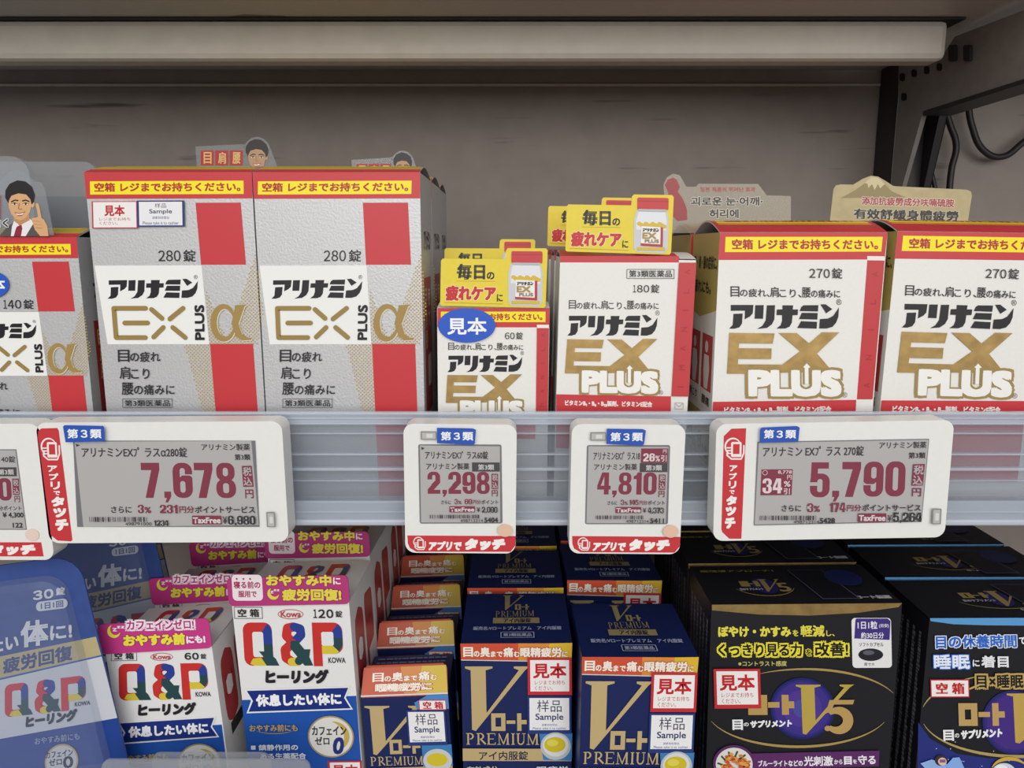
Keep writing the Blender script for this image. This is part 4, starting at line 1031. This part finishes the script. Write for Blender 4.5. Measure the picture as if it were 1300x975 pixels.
L2r = row(L2, 3, pl, ['second carton of the 120 tablet row, its magenta header just below the rail', 'third carton of the 120 tablet row, deep in shadow', 'fourth carton of the 120 tablet row, at the rear in shadow'], GQ, ('sample_sticker',), 0, seed=31)
tag(L2, 'white and blue carton of 120 tablets with a magenta header and navy ribbon', 'supplement box', GQ)
s = front(L2, W, H, Hv, Q2, ZC, None, .0002, .0003); mihon(s, 412, 945, 548, 1050); s.end()
# the smaller one
Q1 = [(160, 827), (295, 819), (301, 975), (181, 975)]
L1, W, H, Hv = carton('supplement_carton', Q1[0], Q1[1], 975, YL - .004, .046, ZL, m_qp, 0)
a1 = (110 - 105 * .872, .872, 565 - 400 * .88, .88)
s = front(L1, W, H, Hv, Q1, ZB, a1); qp_art(s, '60', False); qp_side(L1, W, H, .046)
hc = flap_card(L1, W, H, .0150, '#c43a86', label='magenta header card with a yellow moon')
s = front(L1, W, H, Hv, Q1, ZB, None, .0013); s.stack = hc; s.cur = ['lettering', None, [], [], [], []]
s.text('カフェインゼロ!', 150, 372, 420, 416, '#b02a72', .03, out='#f2e6ee', ow=.17, dy=6); s.text('おやすみ前', 136, 436, 380, 488, '#ecdf46', .055, out='#7c2050', ow=.03, dy=8); s.text('にも!', 384, 442, 462, 476, '#f2e9ee', .06, dy=4)
s.arc(104, 418, 22, 26, 20, 240, 15, '#ecdf46', 1); s.text('zᶻᶻ', 96, 398, 142, 422, '#f2e9ee', .03); s.end()
L1r = row(L1, 3, .0523, ['second carton of the 60 tablet row with its magenta header showing', 'third carton of the 60 tablet row behind two magenta headers', 'fourth carton of the 60 tablet row, under the rail in shadow'], GQ, (), 0, seed=33)
tag(L1, 'white and blue carton of 60 tablets with a magenta header and moon', 'supplement box', GQ)

# blister pouch at the far left and the dim one behind it
def pouch(name, quad, Y, lean, label):
    p = [at_y(x, y, Y) for x, y in quad]
    W = ((p[1] - p[0]).length + (p[2] - p[3]).length) / 2; zt = (p[0].z + p[1].z) / 2; a = math.radians(lean)
    zb = ZL + W / 2 * math.sin(a); H = (zt - zb) / math.cos(a); Hv = (zt - (p[2].z + p[3].z) / 2) / math.cos(a)
    e = empty(name, ((p[0].x + p[1].x) / 2 + H * math.sin(a), Y, zb), (0, -a, 0))
    prism('backing_card', [(x, 0, b_) for x, b_ in rrect(-W / 2, 0, W / 2, H, .012)], (0, .0008, 0), mat('blue_blister_card', '#3a508f', .35, 0, .03, 200, .06), e)
    s = Sheet(e, W, Hv, quad, ZA, (-W / 2, -.00003, H), (1, 0, 0), (0, 0, -1))
    return e, s, W, H
qp = [(-95, 717), (106, 717), (157, 975), (-15, 975)]
e, s, W, H = pouch('blister_pack', qp, .335, 7.5, 'large clear fronted blue blister pack of 30 tablets leaning at the frame edge')
s.part('gold_band', 'gold band with navy lettering'); s.poly([(-200, 545), (400, 497), (418, 572), (-180, 632)], '#b9ab80'); s.sub(); s.text('疲労回復', 12, 538, 300, 600, '#3c4a7c', .04, dy=22)
s.part('white_band'); s.poly([(-180, 640), (420, 578), (470, 818), (-120, 850)], '#c9ccd4')
s.part('blue_field'); s.poly([(-120, 850), (470, 818), (500, 975), (-100, 975)], '#20418e'); s.stroke([(-180, 634), (418, 574)], 3, '#3a70c0')
s.part('emblem_lettering', 'heavy letters in red, blue, green and yellow'); qp_letters(s, 20, 642, 350, 768, '#c9ccd4')
s.part('brand_lettering'); s.text('KOWA', 304, 740, 366, 756, '#2b2b2b', .02)
s.part('product_lettering'); s.text('ヒーリング', 104, 770, 314, 814, '#26242a', .07, .1, dy=6)
s.part('slogan_lettering'); s.text('たい', -40, 450, 80, 510, '#d9dae0', .04, dy=4); s.text('体', 88, 398, 206, 504, '#d9dae0', .045); s.text('に!', 212, 430, 304, 488, '#d9dae0', .04)
s.part('count_lettering'); s.nums('30', 140, 276, 234, 316, '#d9dae0', .05); s.text('錠', 242, 274, 280, 308, '#d9dae0', .03); s.rect(156, 324, 290, 364, '#d3d5dc', 18); s.text('1日1回', 176, 330, 272, 358, '#4a5a8c', .04)
s.part('script_lettering'); s.text('おやすみ前にも', 142, 852, 320, 878, '#8d9ac0', .02)
s.part('round_emblem'); s.ell(246, 948, 66, 62, '#b7a46a'); s.ell(246, 948, 60, 56, '#c6c8cc'); s.sub(); s.text('カフェイン', 184, 908, 292, 932, '#28283a', .03); s.text('ゼロ', 196, 936, 248, 960, '#28283a', .03); s.text('0', 252, 932, 292, 975, '#28283a', .04); s.end()
Wp = W; sh_ = .0
fm = clear('pouch_film', '#a6b0cc', .2, .06)
def shell(e, W, H, m, ins, D):
    """thermoformed bubble: flange, sloping wall and flat window"""
    V, Fc = [], []
    rings = [(ins, -.0006, 0.010), (ins + .0012, -D * .7, .009), (ins + .004, -D, .007)]
    n = 0
    for i, y, r in rings:
        ring = rrect(-W / 2 + i, -.02, W / 2 - i, H - i, r, 6); n = len(ring)
        V += [(a, y, b_) for a, b_ in ring]
    for k in range(len(rings) - 1):
        for j in range(n):
            Fc.append((k * n + j, k * n + (j + 1) % n, (k + 1) * n + (j + 1) % n, (k + 1) * n + j))
    Fc.append(tuple(range((len(rings) - 1) * n, len(rings) * n)))
    return mesh_ob('clear_shell', V, Fc, m, e)
shell(e, W, H, fm, .0075, .006)
e['category'] = 'blister pack'; e['label'] = 'large clear-fronted blue blister pack of 30 tablets leaning over the lower deck'
e2 = dup(e, (at_y(215, 690, .40).x - .018, .40, e.location.z)); e2['label'] = 'dim blue blister pack in shadow behind the front one, below the 7,678 tag'
e3 = dup(e, (at_y(215, 690, .45).x - .018, .45, e.location.z)); e3['label'] = 'third blue blister pack at the rear, its top just under the rail'
for x in (e, e2, e3): x['group'] = 'blue blister packs on the lower deck'

# navy eye-medicine cartons
def serif_v(s, x0, y0, x1, y1, col):
    w, h = x1 - x0, y1 - y0; P = lambda a, b_: (x0 + a * w, y0 + b_ * h)
    s.poly([P(0, 0), P(.44, 0), P(.44, .03), P(.33, .06), P(.335, .72), P(.86, .06), P(.78, .03), P(.78, 0), P(1.04, 0), P(1.0, .03), P(.96, .06), P(.16, 1.0), P(.10, .98), P(.09, .06), P(0, .03)], col)
def roto(s, x0, y0, x1, y1, col, w=None):
    """square, bar and cross strokes"""
    W_, h = x1 - x0, y1 - y0; w = w or h * .2; a = x0 + W_ * .34
    s.stroke([(x0 + w / 2, y0 + w / 2), (a, y0 + w / 2), (a, y1 - w / 2), (x0 + w / 2, y1 - w / 2), (x0 + w / 2, y0)], w, col, False)
    s.rect(x0, y0, x0 + w, y1, col); s.rect(a - w / 2, y0, a + w / 2, y1, col)
    s.rect(a + W_ * .09, (y0 + y1) / 2 - w * .4, x0 + W_ * .68, (y0 + y1) / 2 + w * .4, col); s.rect(x0 + W_ * .73, y0, x0 + W_ * .73 + w, y1, col); s.rect(x0 + W_ * .73, (y0 + y1) / 2 - w * .5, x1, (y0 + y1) / 2 + w * .5, col)
def serifs(s, t, x0, y0, x1, y1, col):
    n = sum({'M': 1.35, 'I': .5}.get(c, 1) for c in t); u = (x1 - x0) / n; x = x0; h = y1 - y0
    for c in t:
        w = u * {'M': 1.35, 'I': .5}.get(c, 1); a = x + w * .06; b_ = x + w * .92; T_, t_ = u * .16, u * .07; m_ = (y0 + y1) / 2
        sf = lambda cx, y: s.rect(cx - u * .17, y - t_ / 2, cx + u * .17, y + t_ / 2, col)
        if c in 'PRE':
            s.rect(a + u * .08, y0, a + u * .08 + T_, y1, col); sf(a + u * .16, y1 - t_ / 2); sf(a + u * .14, y0 + t_ / 2)
        if c in 'PR': s.arc(a + u * .3, y0 + h * .27, u * .33, h * .25, -90, 90, T_, col, t_)
        if c == 'R': s.stroke([(a + u * .35, m_), (b_, y1 - t_ / 2)], T_, col, False)
        if c == 'E':
            for y in (y0 + t_ / 2, m_, y1 - t_ / 2): s.rect(a + u * .1, y - t_ / 2, b_ - u * (.2 if y == m_ else .06), y + t_ / 2, col)
            s.rect(b_ - u * .1, y0, b_ - u * .05, y0 + h * .2, col); s.rect(b_ - u * .1, y1 - h * .22, b_ - u * .03, y1, col)
        if c == 'I': s.rect((a + b_) / 2 - T_ / 2, y0, (a + b_) / 2 + T_ / 2, y1, col); sf((a + b_) / 2, y0 + t_ / 2); sf((a + b_) / 2, y1 - t_ / 2)
        if c == 'U':
            s.rect(a + u * .1, y0, a + u * .1 + T_, y1 - h * .3, col); s.rect(b_ - u * .15, y0, b_ - u * .15 + t_, y1 - h * .3, col); sf(a + u * .18, y0 + t_ / 2); sf(b_ - u * .12, y0 + t_ / 2)
            s.arc((a + b_) / 2 + u * .01, y1 - h * .32, (b_ - a) / 2 - u * .16, h * .28, 0, 180, T_ * .8, col, T_ * .7)
        if c == 'M':
            s.rect(a + u * .12, y0, a + u * .12 + t_, y1, col); s.rect(b_ - u * .25, y0, b_ - u * .25 + T_, y1, col); s.stroke([(a + u * .14, y0 + h * .03), ((a + b_) / 2, y1 - h * .05), (b_ - u * .2, y0 + h * .03)], t_ * 1.5, col, False)
            for q in (a + u * .15, b_ - u * .16): sf(q, y1 - t_ / 2)
        x += w
def navy_top(r, W, H, D):
    t = Sheet(r, W, D, None, None, (-W / 2, D, H + .0003), (1, 0, 0), (0, -1, 0))
    t.part('top_emblem', 'gold emblem on the lid'); serif_v(t, 37, 5, 58, 37, '#9c8a62'); roto(t, 49, 25, 63, 37, '#9c8a62', 2.2); serifs(t, 'PREMIUM', 30, 40, 68, 52, '#9c8a62')
    t.rect(28, 55, 72, 66, '#9c8a62'); t.sub(); t.text('アイ内服錠', 38, 56, 64, 65, '#22243a', .02)
    t.part('top_lettering'); t.text('販売名:Vロートプレミアム　アイ内服錠', 10, 72, 92, 79, '#a9b0cc', .02); t.box_line(36, 83, 66, 93, .8, '#a9b0cc'); t.text('第3類医薬品', 38, 85, 64, 91, '#a9b0cc', .02); t.end()
def navy_art(s, x, small=False):
    """frame of the first premium carton, x: draw stickers"""
    s.part('headline_band', 'orange and yellow band with white lettering')
    s.poly([(58, 453), (300, 452), (300, 523), (60, 518)], '#cc5236'); s.poly([(300, 452), (430, 452), (430, 524), (300, 523)], '#d88a3a'); s.poly([(430, 452), (528, 450), (524, 520), (430, 524)], '#dcb432'); s.stroke([(60, 521), (340, 526)], 4, '#d9d0c8', False)
    s.sub(); s.mixed([('目', 1), ('の', .6), ('奥', 1), ('まで', .6), ('痛', 1), ('む', .6), ('眼精疲労', 1), ('に', .6)], 68, 467, 510, 508, '#f2eadc', b=.04, out='#b0402c', ow=.035)
    s.part('emblem_lettering', 'gold serif letter'); serif_v(s, 76, 546, 338, 816, '#c0a878'); roto(s, 183, 742, 332, 816, '#c0a878', 18)
    s.part('premium_lettering'); serifs(s, 'PREMIUM', 76, 824, 386, 872, '#c0a878')
    s.part('gold_band', 'gold band with dark lettering'); s.poly([(62, 886), (522, 890), (520, 942), (62, 938)], '#bda677'); s.sub(); s.text('アイ内服錠', 130, 898, 336, 936, '#2a2c48', .02)
    s.part('tablet_picture', 'yellow tablet in a silver cup'); s.poly([(384, 826), (524, 824), (520, 940), (400, 936)], '#3d7cb6'); s.ell(453, 878, 64, 58, '#b9bcc0'); s.ell(453, 874, 54, 48, '#d6d8da'); s.ell(450, 872, 45, 32, '#cdb929'); s.ell(440, 864, 24, 14, '#ddd055')
    s.part('feature_lettering'); s.text('有効成分', 78, 960, 210, 990, '#b9b3a0', .03); s.text('眼疲労', 372, 962, 505, 990, '#d2d6e2', .03); s.end()
Q4 = [(588, 817), (729.5, 816), (727, 975), (589, 975)]
L4, W, H, Hv = carton('eye_medicine_carton', Q4[0], Q4[1], 975, YL, .055, ZL, m_navy, 0)
s = front(L4, W, H, Hv, Q4, ZE); navy_art(s, True); navy_top(L4, W, H, .055)
g_ = 'tall navy premium cartons'
L4b = row(L4, 2, .0625, ['x'] * 2, g_, (), seed=41)
q5 = at_y(808, 834, YL - .017)
L5 = dup(L4, (q5.x, YL - .017, q5.z - H + .0), (0, math.radians(.7), math.radians(1.2)))
L5.location.z = ZL
L5.scale = (1, 1, (q5.z - ZL) / H)
# both front cartons carry the two stickers
for r_, dx in ((L4, 0), (L5, 0)):
    s = Sheet(r_, W, Hv, Q4, ZE, (-W / 2, -.00025, H), (1, 0, 0), (0, 0, -1), None, .0008)
    mihon(s, 338, 508, 524, 664); yangpin(s, 336, 668, 520, 826)
L5b = dup(L5, Vector(L5.location) + Vector((-.001, .0845, 0))); L5c = dup(L5, Vector(L5.location) + Vector((-.001, .145, 0)))
L4b[0]['label'] = 'second-row navy premium carton with its gold-edged lid under the 2,298 tag'
L4b[1]['label'] = 'third-row navy premium carton, a dark lid close under the price rail'
tag(L4, 'navy premium carton with gold serif letter beside the short orange-flapped carton', 'eye medicine box', g_)
tag(L5, 'navy premium carton with gold serif letter standing nearest the black carton', 'eye medicine box', g_)
tag(L5b, 'second-row navy premium carton with a shaded orange band below the 4,810 tag', 'eye medicine box', g_)
tag(L5c, 'third-row navy premium carton, only a dark lid under the 4,810 tag', 'eye medicine box', g_)
# the short one with sloping promotional flaps
Q3 = [(472, 884), (582, 880), (581, 975), (473, 975)]
L3, W, H, Hv = carton('eye_medicine_carton', Q3[0], Q3[1], 975, YL, .038, ZL, m_navy, 0)
s = front(L3, W, H, Hv, Q3, ZD)
s.part('top_margin'); s.poly([(38, 692), (378, 682), (378, 700), (38, 708)], '#20285c')
s.part('emblem_lettering', 'gold serif letter'); serif_v(s, 46, 730, 262, 920, '#c0a878'); roto(s, 132, 862, 252, 918, '#c0a878', 13)
s.part('premium_lettering'); serifs(s, 'PREMIUM', 54, 926, 262, 960, '#c0a878'); s.part('gold_band'); s.rect(40, 968, 376, 1010, '#bda677')
s.part('sky_print'); s.poly([(240, 715), (300, 682), (378, 682), (378, 740), (250, 742)], '#4f86c4'); s.rect(258, 882, 378, 968, '#3d7cb6')
s.part('tablet_picture', 'yellow tablet in a silver cup'); s.ell(318, 945, 58, 46, '#c6c8ca'); s.ell(316, 942, 42, 26, '#d2be2c')
s.part('box_mark', 'white label with red characters'); s.rect(258, 704, 368, 744, '#c22f38'); s.rect(261, 707, 365, 741, '#f0ecea'); s.text('空 箱', 274, 710, 356, 740, '#c1272d', .035); s.end()
yangpin(s, 206, 744, 362, 884)
# promotional flap rising from the front edge
fh, fl_ = at_y(529, 844, YL + .008).z - ZL - H, .008
fo = prism('promo_flap', [(-W / 2, -.0006, H - .0004), (W / 2, -.0006, H - .0004), (W / 2 - .0004, fl_ - .001, H + fh - .002), (W / 2 - .0024, fl_, H + fh), (-W / 2 + .002, fl_, H + fh), (-W / 2 + .0004, fl_ - .001, H + fh - .002)], (0, .0006, .0002), mat('flap_orange_board', '#c05232', .4), L3)
sl = math.hypot(fh, fl_); vv = Vector((0, -fl_, -fh)).normalized()
t = Sheet(fo, W, sl, None, None, (-W / 2, fl_ - .0008, H + fh + .0002), (1, 0, 0), tuple(vv), None, 1.5e-4)
t.part('flap_print'); t.poly([(2, 3), (98, 3), (100, 98), (0, 98)], '#c2553a'); t.poly([(45, 3), (72, 3), (74, 98), (50, 98)], '#cf8640'); t.poly([(70, 3), (98, 3), (100, 98), (64, 98)], '#cfaf3a')
t.mixed([('目', 1), ('の', .6), ('奥', 1), ('まで', .6), ('痛', 1), ('む', .6)], 12, 22, 88, 52, '#f2eadc', b=.04, out='#b0402c', ow=.04); t.text('眼精疲労に', 16, 58, 82, 86, '#f2eadc', .04, out='#b0402c', ow=.04); t.rect(0, 95, 100, 100, '#d9d0c8'); t.end()
t = Sheet(L3, W, .038, None, None, (-W / 2, .038, H + .0003), (1, 0, 0), (0, -1, 0))
t.part('top_lettering')
rd = random.Random(2)
for i in range(7):
    x = 6
    while x < 92:
        w = rd.uniform(3, 9); t.rect(x, 8 + i * 11, min(95, x + w), 12 + i * 11, '#6a75a4'); x += w + 1.5
t.text('[PCやスマホ漬けの現代人]', 8, 84, 92, 94, '#8c96c0', .02); t.end()
gs = 'short navy cartons with orange flaps'
row(L3, 4, .047, ['second short navy carton from the front, orange flap over small print', 'third short navy carton from the front, its flap dimmer', 'fourth short navy carton from the front, flap in shade', 'rearmost short navy carton, almost black under the rail'], gs, ('multilingual_sticker',), seed=44)
tag(L3, 'front short navy carton with an orange flap and a pale multilingual sticker', 'eye medicine box', gs)

# black carton with the gold crest
def crest(s, x0, y0, x1, y1, five=True):
    """orb with strokes, serif letter and numeral; box spans the lettering"""
    w, h = x1 - x0, y1 - y0; P = lambda a, b_: (x0 + a * w, y0 + b_ * h)
    cx, cy_ = P(.50, .5)
    for k, c in ((1.0, '#1d2060'), (.93, '#2c2878'), (.86, '#3e2e86'), (.6, '#4c3690'), (.3, '#4a4a9c')): s.ell(cx, cy_, .31 * w * k, .62 * h * k, c)
    roto(s, *P(-.02, .22), *P(.42, .62), '#b8965a', h * .14)
    serif_v(s, *P(.44, .02), *P(.98, 1.02), '#b8a04a')
    a, b_ = P(.72, .33); c, d = P(1.0, .97)
    s.poly([P(.76, .33), P(1.0, .33), P(.985, .42), P(.80, .42), P(.775, .56), P(.72, .60)], '#b8965a')
    s.arc(*P(.83, .74), .105 * w, .20 * h, -135, 140, .1 * w, '#b8965a', .04 * w); s.ell(*P(.735, .9), .03 * w, .055 * h, '#b8965a', 14)
def black_top(r, W, H, D, teal=False):
    t = Sheet(r, W, D, None, None, (-W / 2, D, H + .0003), (1, 0, 0), (0, -1, 0))
    t.part('top_emblem', 'gold crest on the lid'); x0, x1, y0, y1 = (22, 46, 40, 72) if not teal else (30, 64, 34, 74)
    t.ell((x0 + x1) / 2 + 1, (y0 + y1) / 2, 7, 20, '#26265c'); roto(t, x0, y0 + 4, x0 + (x1 - x0) * .45, y0 + 18, '#9a8450'); serif_v(t, x0 + (x1 - x0) * .45, y0, x0 + (x1 - x0) * .95, y1, '#9a8450')
    t.text('5', x0 + (x1 - x0) * .8, y0 + 10, x1 + 2, y1, '#9a8450', .05); t.arc((x0 + x1) / 2, (y0 + y1) / 2 - 2, (x1 - x0) * .7, 28, 20, 160, 1.4, '#9a8450', .2)
    t.part('top_lettering'); t.text('目のサプリメント', x0 - 2, y0 + 22, x0 + (x1 - x0) * .45, y0 + 28, '#b8b8c0', .02)
    if not teal: t.text('ロート製薬', 78, 84, 97, 92, '#c4c4cc', .04); t.text('眼環境アプローチ！', 4, 14, 46, 20, '#8a8038', .02)
    else: t.text('ロートブイファイブ', 52, 80, 74, 85, '#c4c4cc', .03)
    t.part('top_panel'); t.poly([(54, 16), (74, 16), (80, 92), (60, 92)], '#4a4c64'); t.poly([(54.6, 17), (73.6, 17), (79, 90), (60.6, 90)], '#17161e'); t.ell(82, 38, 10, 22, '#1d2454')
    t.end()
def side_columns(r, W, H, D, seed):
    t = Sheet(r, D, H, None, None, (-W / 2, D, H), (0, -1, 0), (0, 0, -1)); rd = random.Random(seed)
    t.part('side_lettering'); uv, tr = [], []
    for c in range(6):
        y = 6
        while y < 92:
            h = rd.uniform(.5, 1.4); x = 12 + c * 14; k = len(uv); w = rd.uniform(4, 7)
            uv += [t.m(x, y), t.m(x + w, y), t.m(x + w, y + h), t.m(x, y + h)]; tr += [(k, k + 1, k + 2), (k, k + 2, k + 3)]; y += h + .35
    t.add(uv, tr, '#6e6e76'); t.end()
Q6 = [(909.5, 768), (1151.5, 765), (1130, 975), (896, 975)]
L6, W, H, Hv = carton('eye_supplement_carton', Q6[0], Q6[1], 975, YL, .046, ZL, m_blk, 0)
s = front(L6, W, H, Hv, Q6, ZG)
s.part('gold_border', 'curved gold border along the top'); s.poly([(150, 353), (874, 347), (860, 362), (700, 384), (520, 394), (330, 390), (150, 374)], 'gold')
s.part('headline_lettering', 'yellow lettering')
s.text('ぼやけ・かすみ', 170, 434, 446, 474, '#e3d84c', .05); s.text('を', 452, 448, 474, 472, '#e3d84c', .03); s.text('軽減', 482, 430, 574, 474, '#e3d84c', .03); s.text('し、', 580, 450, 612, 472, '#e3d84c', .03)
s.text('くっきり見る力', 168, 498, 486, 548, '#1b1a1c', .03, out='#ecdf3c', ow=.12); s.text('を', 500, 520, 522, 546, '#1b1a1c', .03, out='#ecdf3c', ow=.1); s.text('改善!', 534, 494, 662, 548, '#1b1a1c', .03, out='#ecdf3c', ow=.12)
s.text('※コントラスト感度', 242, 564, 426, 584, '#c8bf6a', .02)
s.part('capsule_label', 'white and purple label with a dark capsule'); s.rect(677, 402, 829, 592, '#e6e5e6', 14); s.poly([(696, 404), (816, 404), (827, 414), (822, 486), (686, 480), (692, 410)], '#40307e'); s.ell(748, 542, 48, 24, '#22222a'); s.ell(740, 534, 22, 9, '#5a5c66')
s.sub(); s.text('1日1粒', 700, 414, 776, 444, '#eeeef2', .02); s.text('(目安)', 782, 424, 820, 440, '#d8d8e2', .02); s.text('約30日分', 712, 456, 800, 480, '#eeeef2', .015); s.text('ソフトカプセル', 704, 495, 798, 510, '#2b2b30', .01); s.text('原寸大', 722, 572, 762, 584, '#2b2b30')
s.part('crest_ellipse', 'thin gold ellipse in two arcs')
s.arc(490, 745, 368, 150, 198 + 44, 338, 9, '#a88f54', 1.5); s.arc(468, 745, 352, 146, 22, 162, 10, '#a88f54', 1.5)
s.part('crest_emblem', 'gold letters over a purple orb'); crest(s, 282, 650, 680, 840)
s.part('name_lettering'); s.text('目', 212, 784, 252, 824, '#eeeef0', .045); s.text('の', 255, 796, 274, 810, '#eeeef0', .03); s.text('サプリメント', 278, 788, 440, 816, '#eeeef0', .06, .1, dy=3)
s.part('purple_band', 'purple band with white lettering'); s.poly([(270, 914), (772, 908), (768, 968), (290, 975)], '#5b2a62'); s.sub()
s.text('ブルーライトなどの', 305, 940, 476, 964, '#ece8ee', .03); s.text('光刺激', 480, 926, 592, 964, '#ece8ee', .03); s.text('から', 596, 940, 628, 958, '#ece8ee', .03); s.text('目', 634, 928, 664, 960, '#ece8ee', .05); s.text('を', 668, 940, 684, 956, '#ece8ee', .03); s.text('守る', 688, 924, 756, 960, '#ece8ee', .03)
s.part('flower_picture', 'marigold picture in a round frame'); s.ell(214, 952, 80, 72, '#5b2a62'); s.ell(214, 954, 70, 64, '#dedcd4')
for a in range(0, 360, 30): s.stroke([(214 + 30 * math.cos(math.radians(a)), 960 + 28 * math.sin(math.radians(a))), (214 + 62 * math.cos(math.radians(a + 12)), 960 + 56 * math.sin(math.radians(a + 12)))], 7, '#39523a')
rd = random.Random(8)
for i in range(70):
    a, q = rd.uniform(0, 6.28), 50 * math.sqrt(1 - i / 75); s.ell(218 + q * math.cos(a), 956 + q * .9 * math.sin(a), 9, 6, ('#c8552c', '#d9803a', '#b03c24', '#e0a04a')[i % 4], 7)
s.end()
black_top(L6, W, H, .046); side_columns(L6, W, H, .046, 5)
s = Sheet(L6, W, Hv, Q6, ZG, (-W / 2, -.0002, H), (1, 0, 0), (0, 0, -1), None, .0010)
gk = 'black eye supplement cartons with gold edges'
r6 = row(L6, 2, .0495, ['second-row black carton with a gold front edge behind the crest carton', 'third-row black carton with a gold edge, dim below the 5,790 tag'], gk, (), seed=51)
mihon(s, 146, 590, 322, 740)
tag(L6, 'black carton with yellow headline, gold crest and a red and white sticker', 'eye supplement box', gk)
# black carton with the blue edge
Q7 = [(1184, 785), (1432, 783), (1398, 975), (1161, 975)]
L7, W, H, Hv = carton('eye_supplement_carton', Q7[0], Q7[1], 975, YL, .0435, ZL, m_blk, 0)
s = front(L7, W, H, Hv, Q7, ZH)
s.part('night_print', 'starry blue lower field'); s.poly([(258, 800), (300, 862), (400, 920), (520, 938), (640, 936), (800, 920), (900, 880), (990, 800), (960, 1200), (240, 1200)], '#27307a')
rd = random.Random(3)
for i in range(26): s.ell(rd.uniform(262, 700), rd.uniform(870, 1000), 2, 2, '#c9d2ee', 6)
s.part('blue_border', 'curved pale blue border along the top'); s.poly([(312, 403), (1060, 400), (1000, 420), (760, 432), (520, 430), (400, 426), (314, 414)], '#5a9ad0')
s.part('crest_ellipse', 'thin gold ellipse in two arcs'); s.arc(640, 770, 372, 160, 15, 168, 12, '#b09a62', 1.5); s.arc(640, 775, 372, 165, 192, 250, 8, '#b09a62', 1.5)
s.part('crest_emblem', 'gold letters over a purple orb'); 
for k, c in ((1.0, '#262468'), (.93, '#33297a'), (.85, '#442c80')): s.ell(615, 800, 118 * k, 122 * k, c)
serif_v(s, 592, 690, 860, 880, '#bfa050'); roto(s, 408, 726, 582, 812, '#bd9c62', 24)
s.part('name_lettering'); s.text('目', 348, 826, 388, 868, '#eeeef0', .045); s.text('の', 391, 840, 408, 856, '#eeeef0', .03); s.text('サプリメント', 412, 828, 572, 862, '#eeeef0', .06, .1, dy=8)
s.part('headline_lettering', 'white lettering with a blue edge')
s.text('目の休養時間', 330, 468, 636, 518, '#2f66c4', .035, out='#e6ecf6', ow=.055, dy=4); s.text('で', 644, 474, 672, 502, '#e8e8ee', .04)
s.text('睡眠', 320, 540, 456, 596, '#e8eefa', .035, out='#2d62c0', ow=.06); s.text('に', 466, 560, 492, 586, '#e8e8ee', .04); s.text('着目', 498, 544, 602, 590, '#e8e8ee', .04)
s.part('gold_lettering'); s.text('目×睡眠', 478, 616, 656, 668, '#1b1a1c', .03, out='#bfa25e', ow=.13); s.stroke([(446, 672), (486, 656)], 7, '#bfa25e')
s.part('box_mark', 'white label with red characters'); s.rect(304, 634, 450, 702, '#c22f38'); s.rect(308, 638, 446, 698, '#f0ecea'); s.text('空 箱', 324, 646, 432, 690, '#c1272d', .045)
s.part('sleeper_picture', 'drawing of a sleeping person under a pale blanket'); s.poly([(258, 950), (300, 936), (360, 955), (420, 985), (300, 1000)], '#8fb0e2'); s.ell(334, 940, 22, 20, '#3a2c30'); s.ell(340, 944, 16, 15, '#e0c0b0'); s.rect(330, 936, 352, 948, '#8a6078'); s.poly([(352, 960), (380, 930), (404, 928), (424, 975), (420, 1000), (360, 1000)], '#86abe6')
s.arc(592, 985, 70, 50, 200, 330, 14, '#caa63e', 3); s.ell(570, 985, 44, 34, '#cfd6e2'); s.ell(560, 975, 24, 18, '#eef0f4')
s.end()
black_top(L7, W, H, .0435, True); side_columns(L7, W, H, .0435, 9)
ge = 'black eye supplement cartons with blue edges'
row(L7, 3, .0470, ['second-row black carton with a teal front edge and a crest on its lid', 'third-row black carton with a teal edge just under the rail', 'fourth-row black carton, only its dark lid in view beside the grey gap'], ge, (), seed=52)
tag(L7, 'black carton with pale blue edge, sleep headline and a white label with red characters', 'eye supplement box', ge)
CATS = {'supplement_carton': 'supplement box', 'eye_medicine_carton': 'eye medicine box', 'eye_supplement_carton': 'eye supplement box', 'medicine_carton': 'medicine box'}
for o in bpy.data.objects:
    k = o.name.split('.')[0]
    if k in CATS and o.parent is None: o['category'] = CATS[k]

# clear acrylic sign holder at the front of the lower deck
ya = .315
p = at_y(128, 965, ya); q = at_y(393, 965, ya)
e = empty('acrylic_card_holder', ((p.x + q.x) / 2, ya, ZL)); W = q.x - p.x; H = p.z - ZL
tag(e, 'clear acrylic card holder whose rounded top edge rises before the magenta header cartons', 'card holder')
prism('front_panel', [(a, 0, b_) for a, b_ in rrect(-W / 2, 0, W / 2, H, .004)], (0, .0012, 0), clear('acrylic_panel', '#b9bbbd', .34, .1), e, .0004)
prism('rear_panel', [(a, .006, b_) for a, b_ in rrect(-W / 2 + .02, 0, W / 2 - .02, H - .001, .004)], (0, .0012, 0), clear('acrylic_panel', '#b9bbbd', .34, .1), e, .0004)
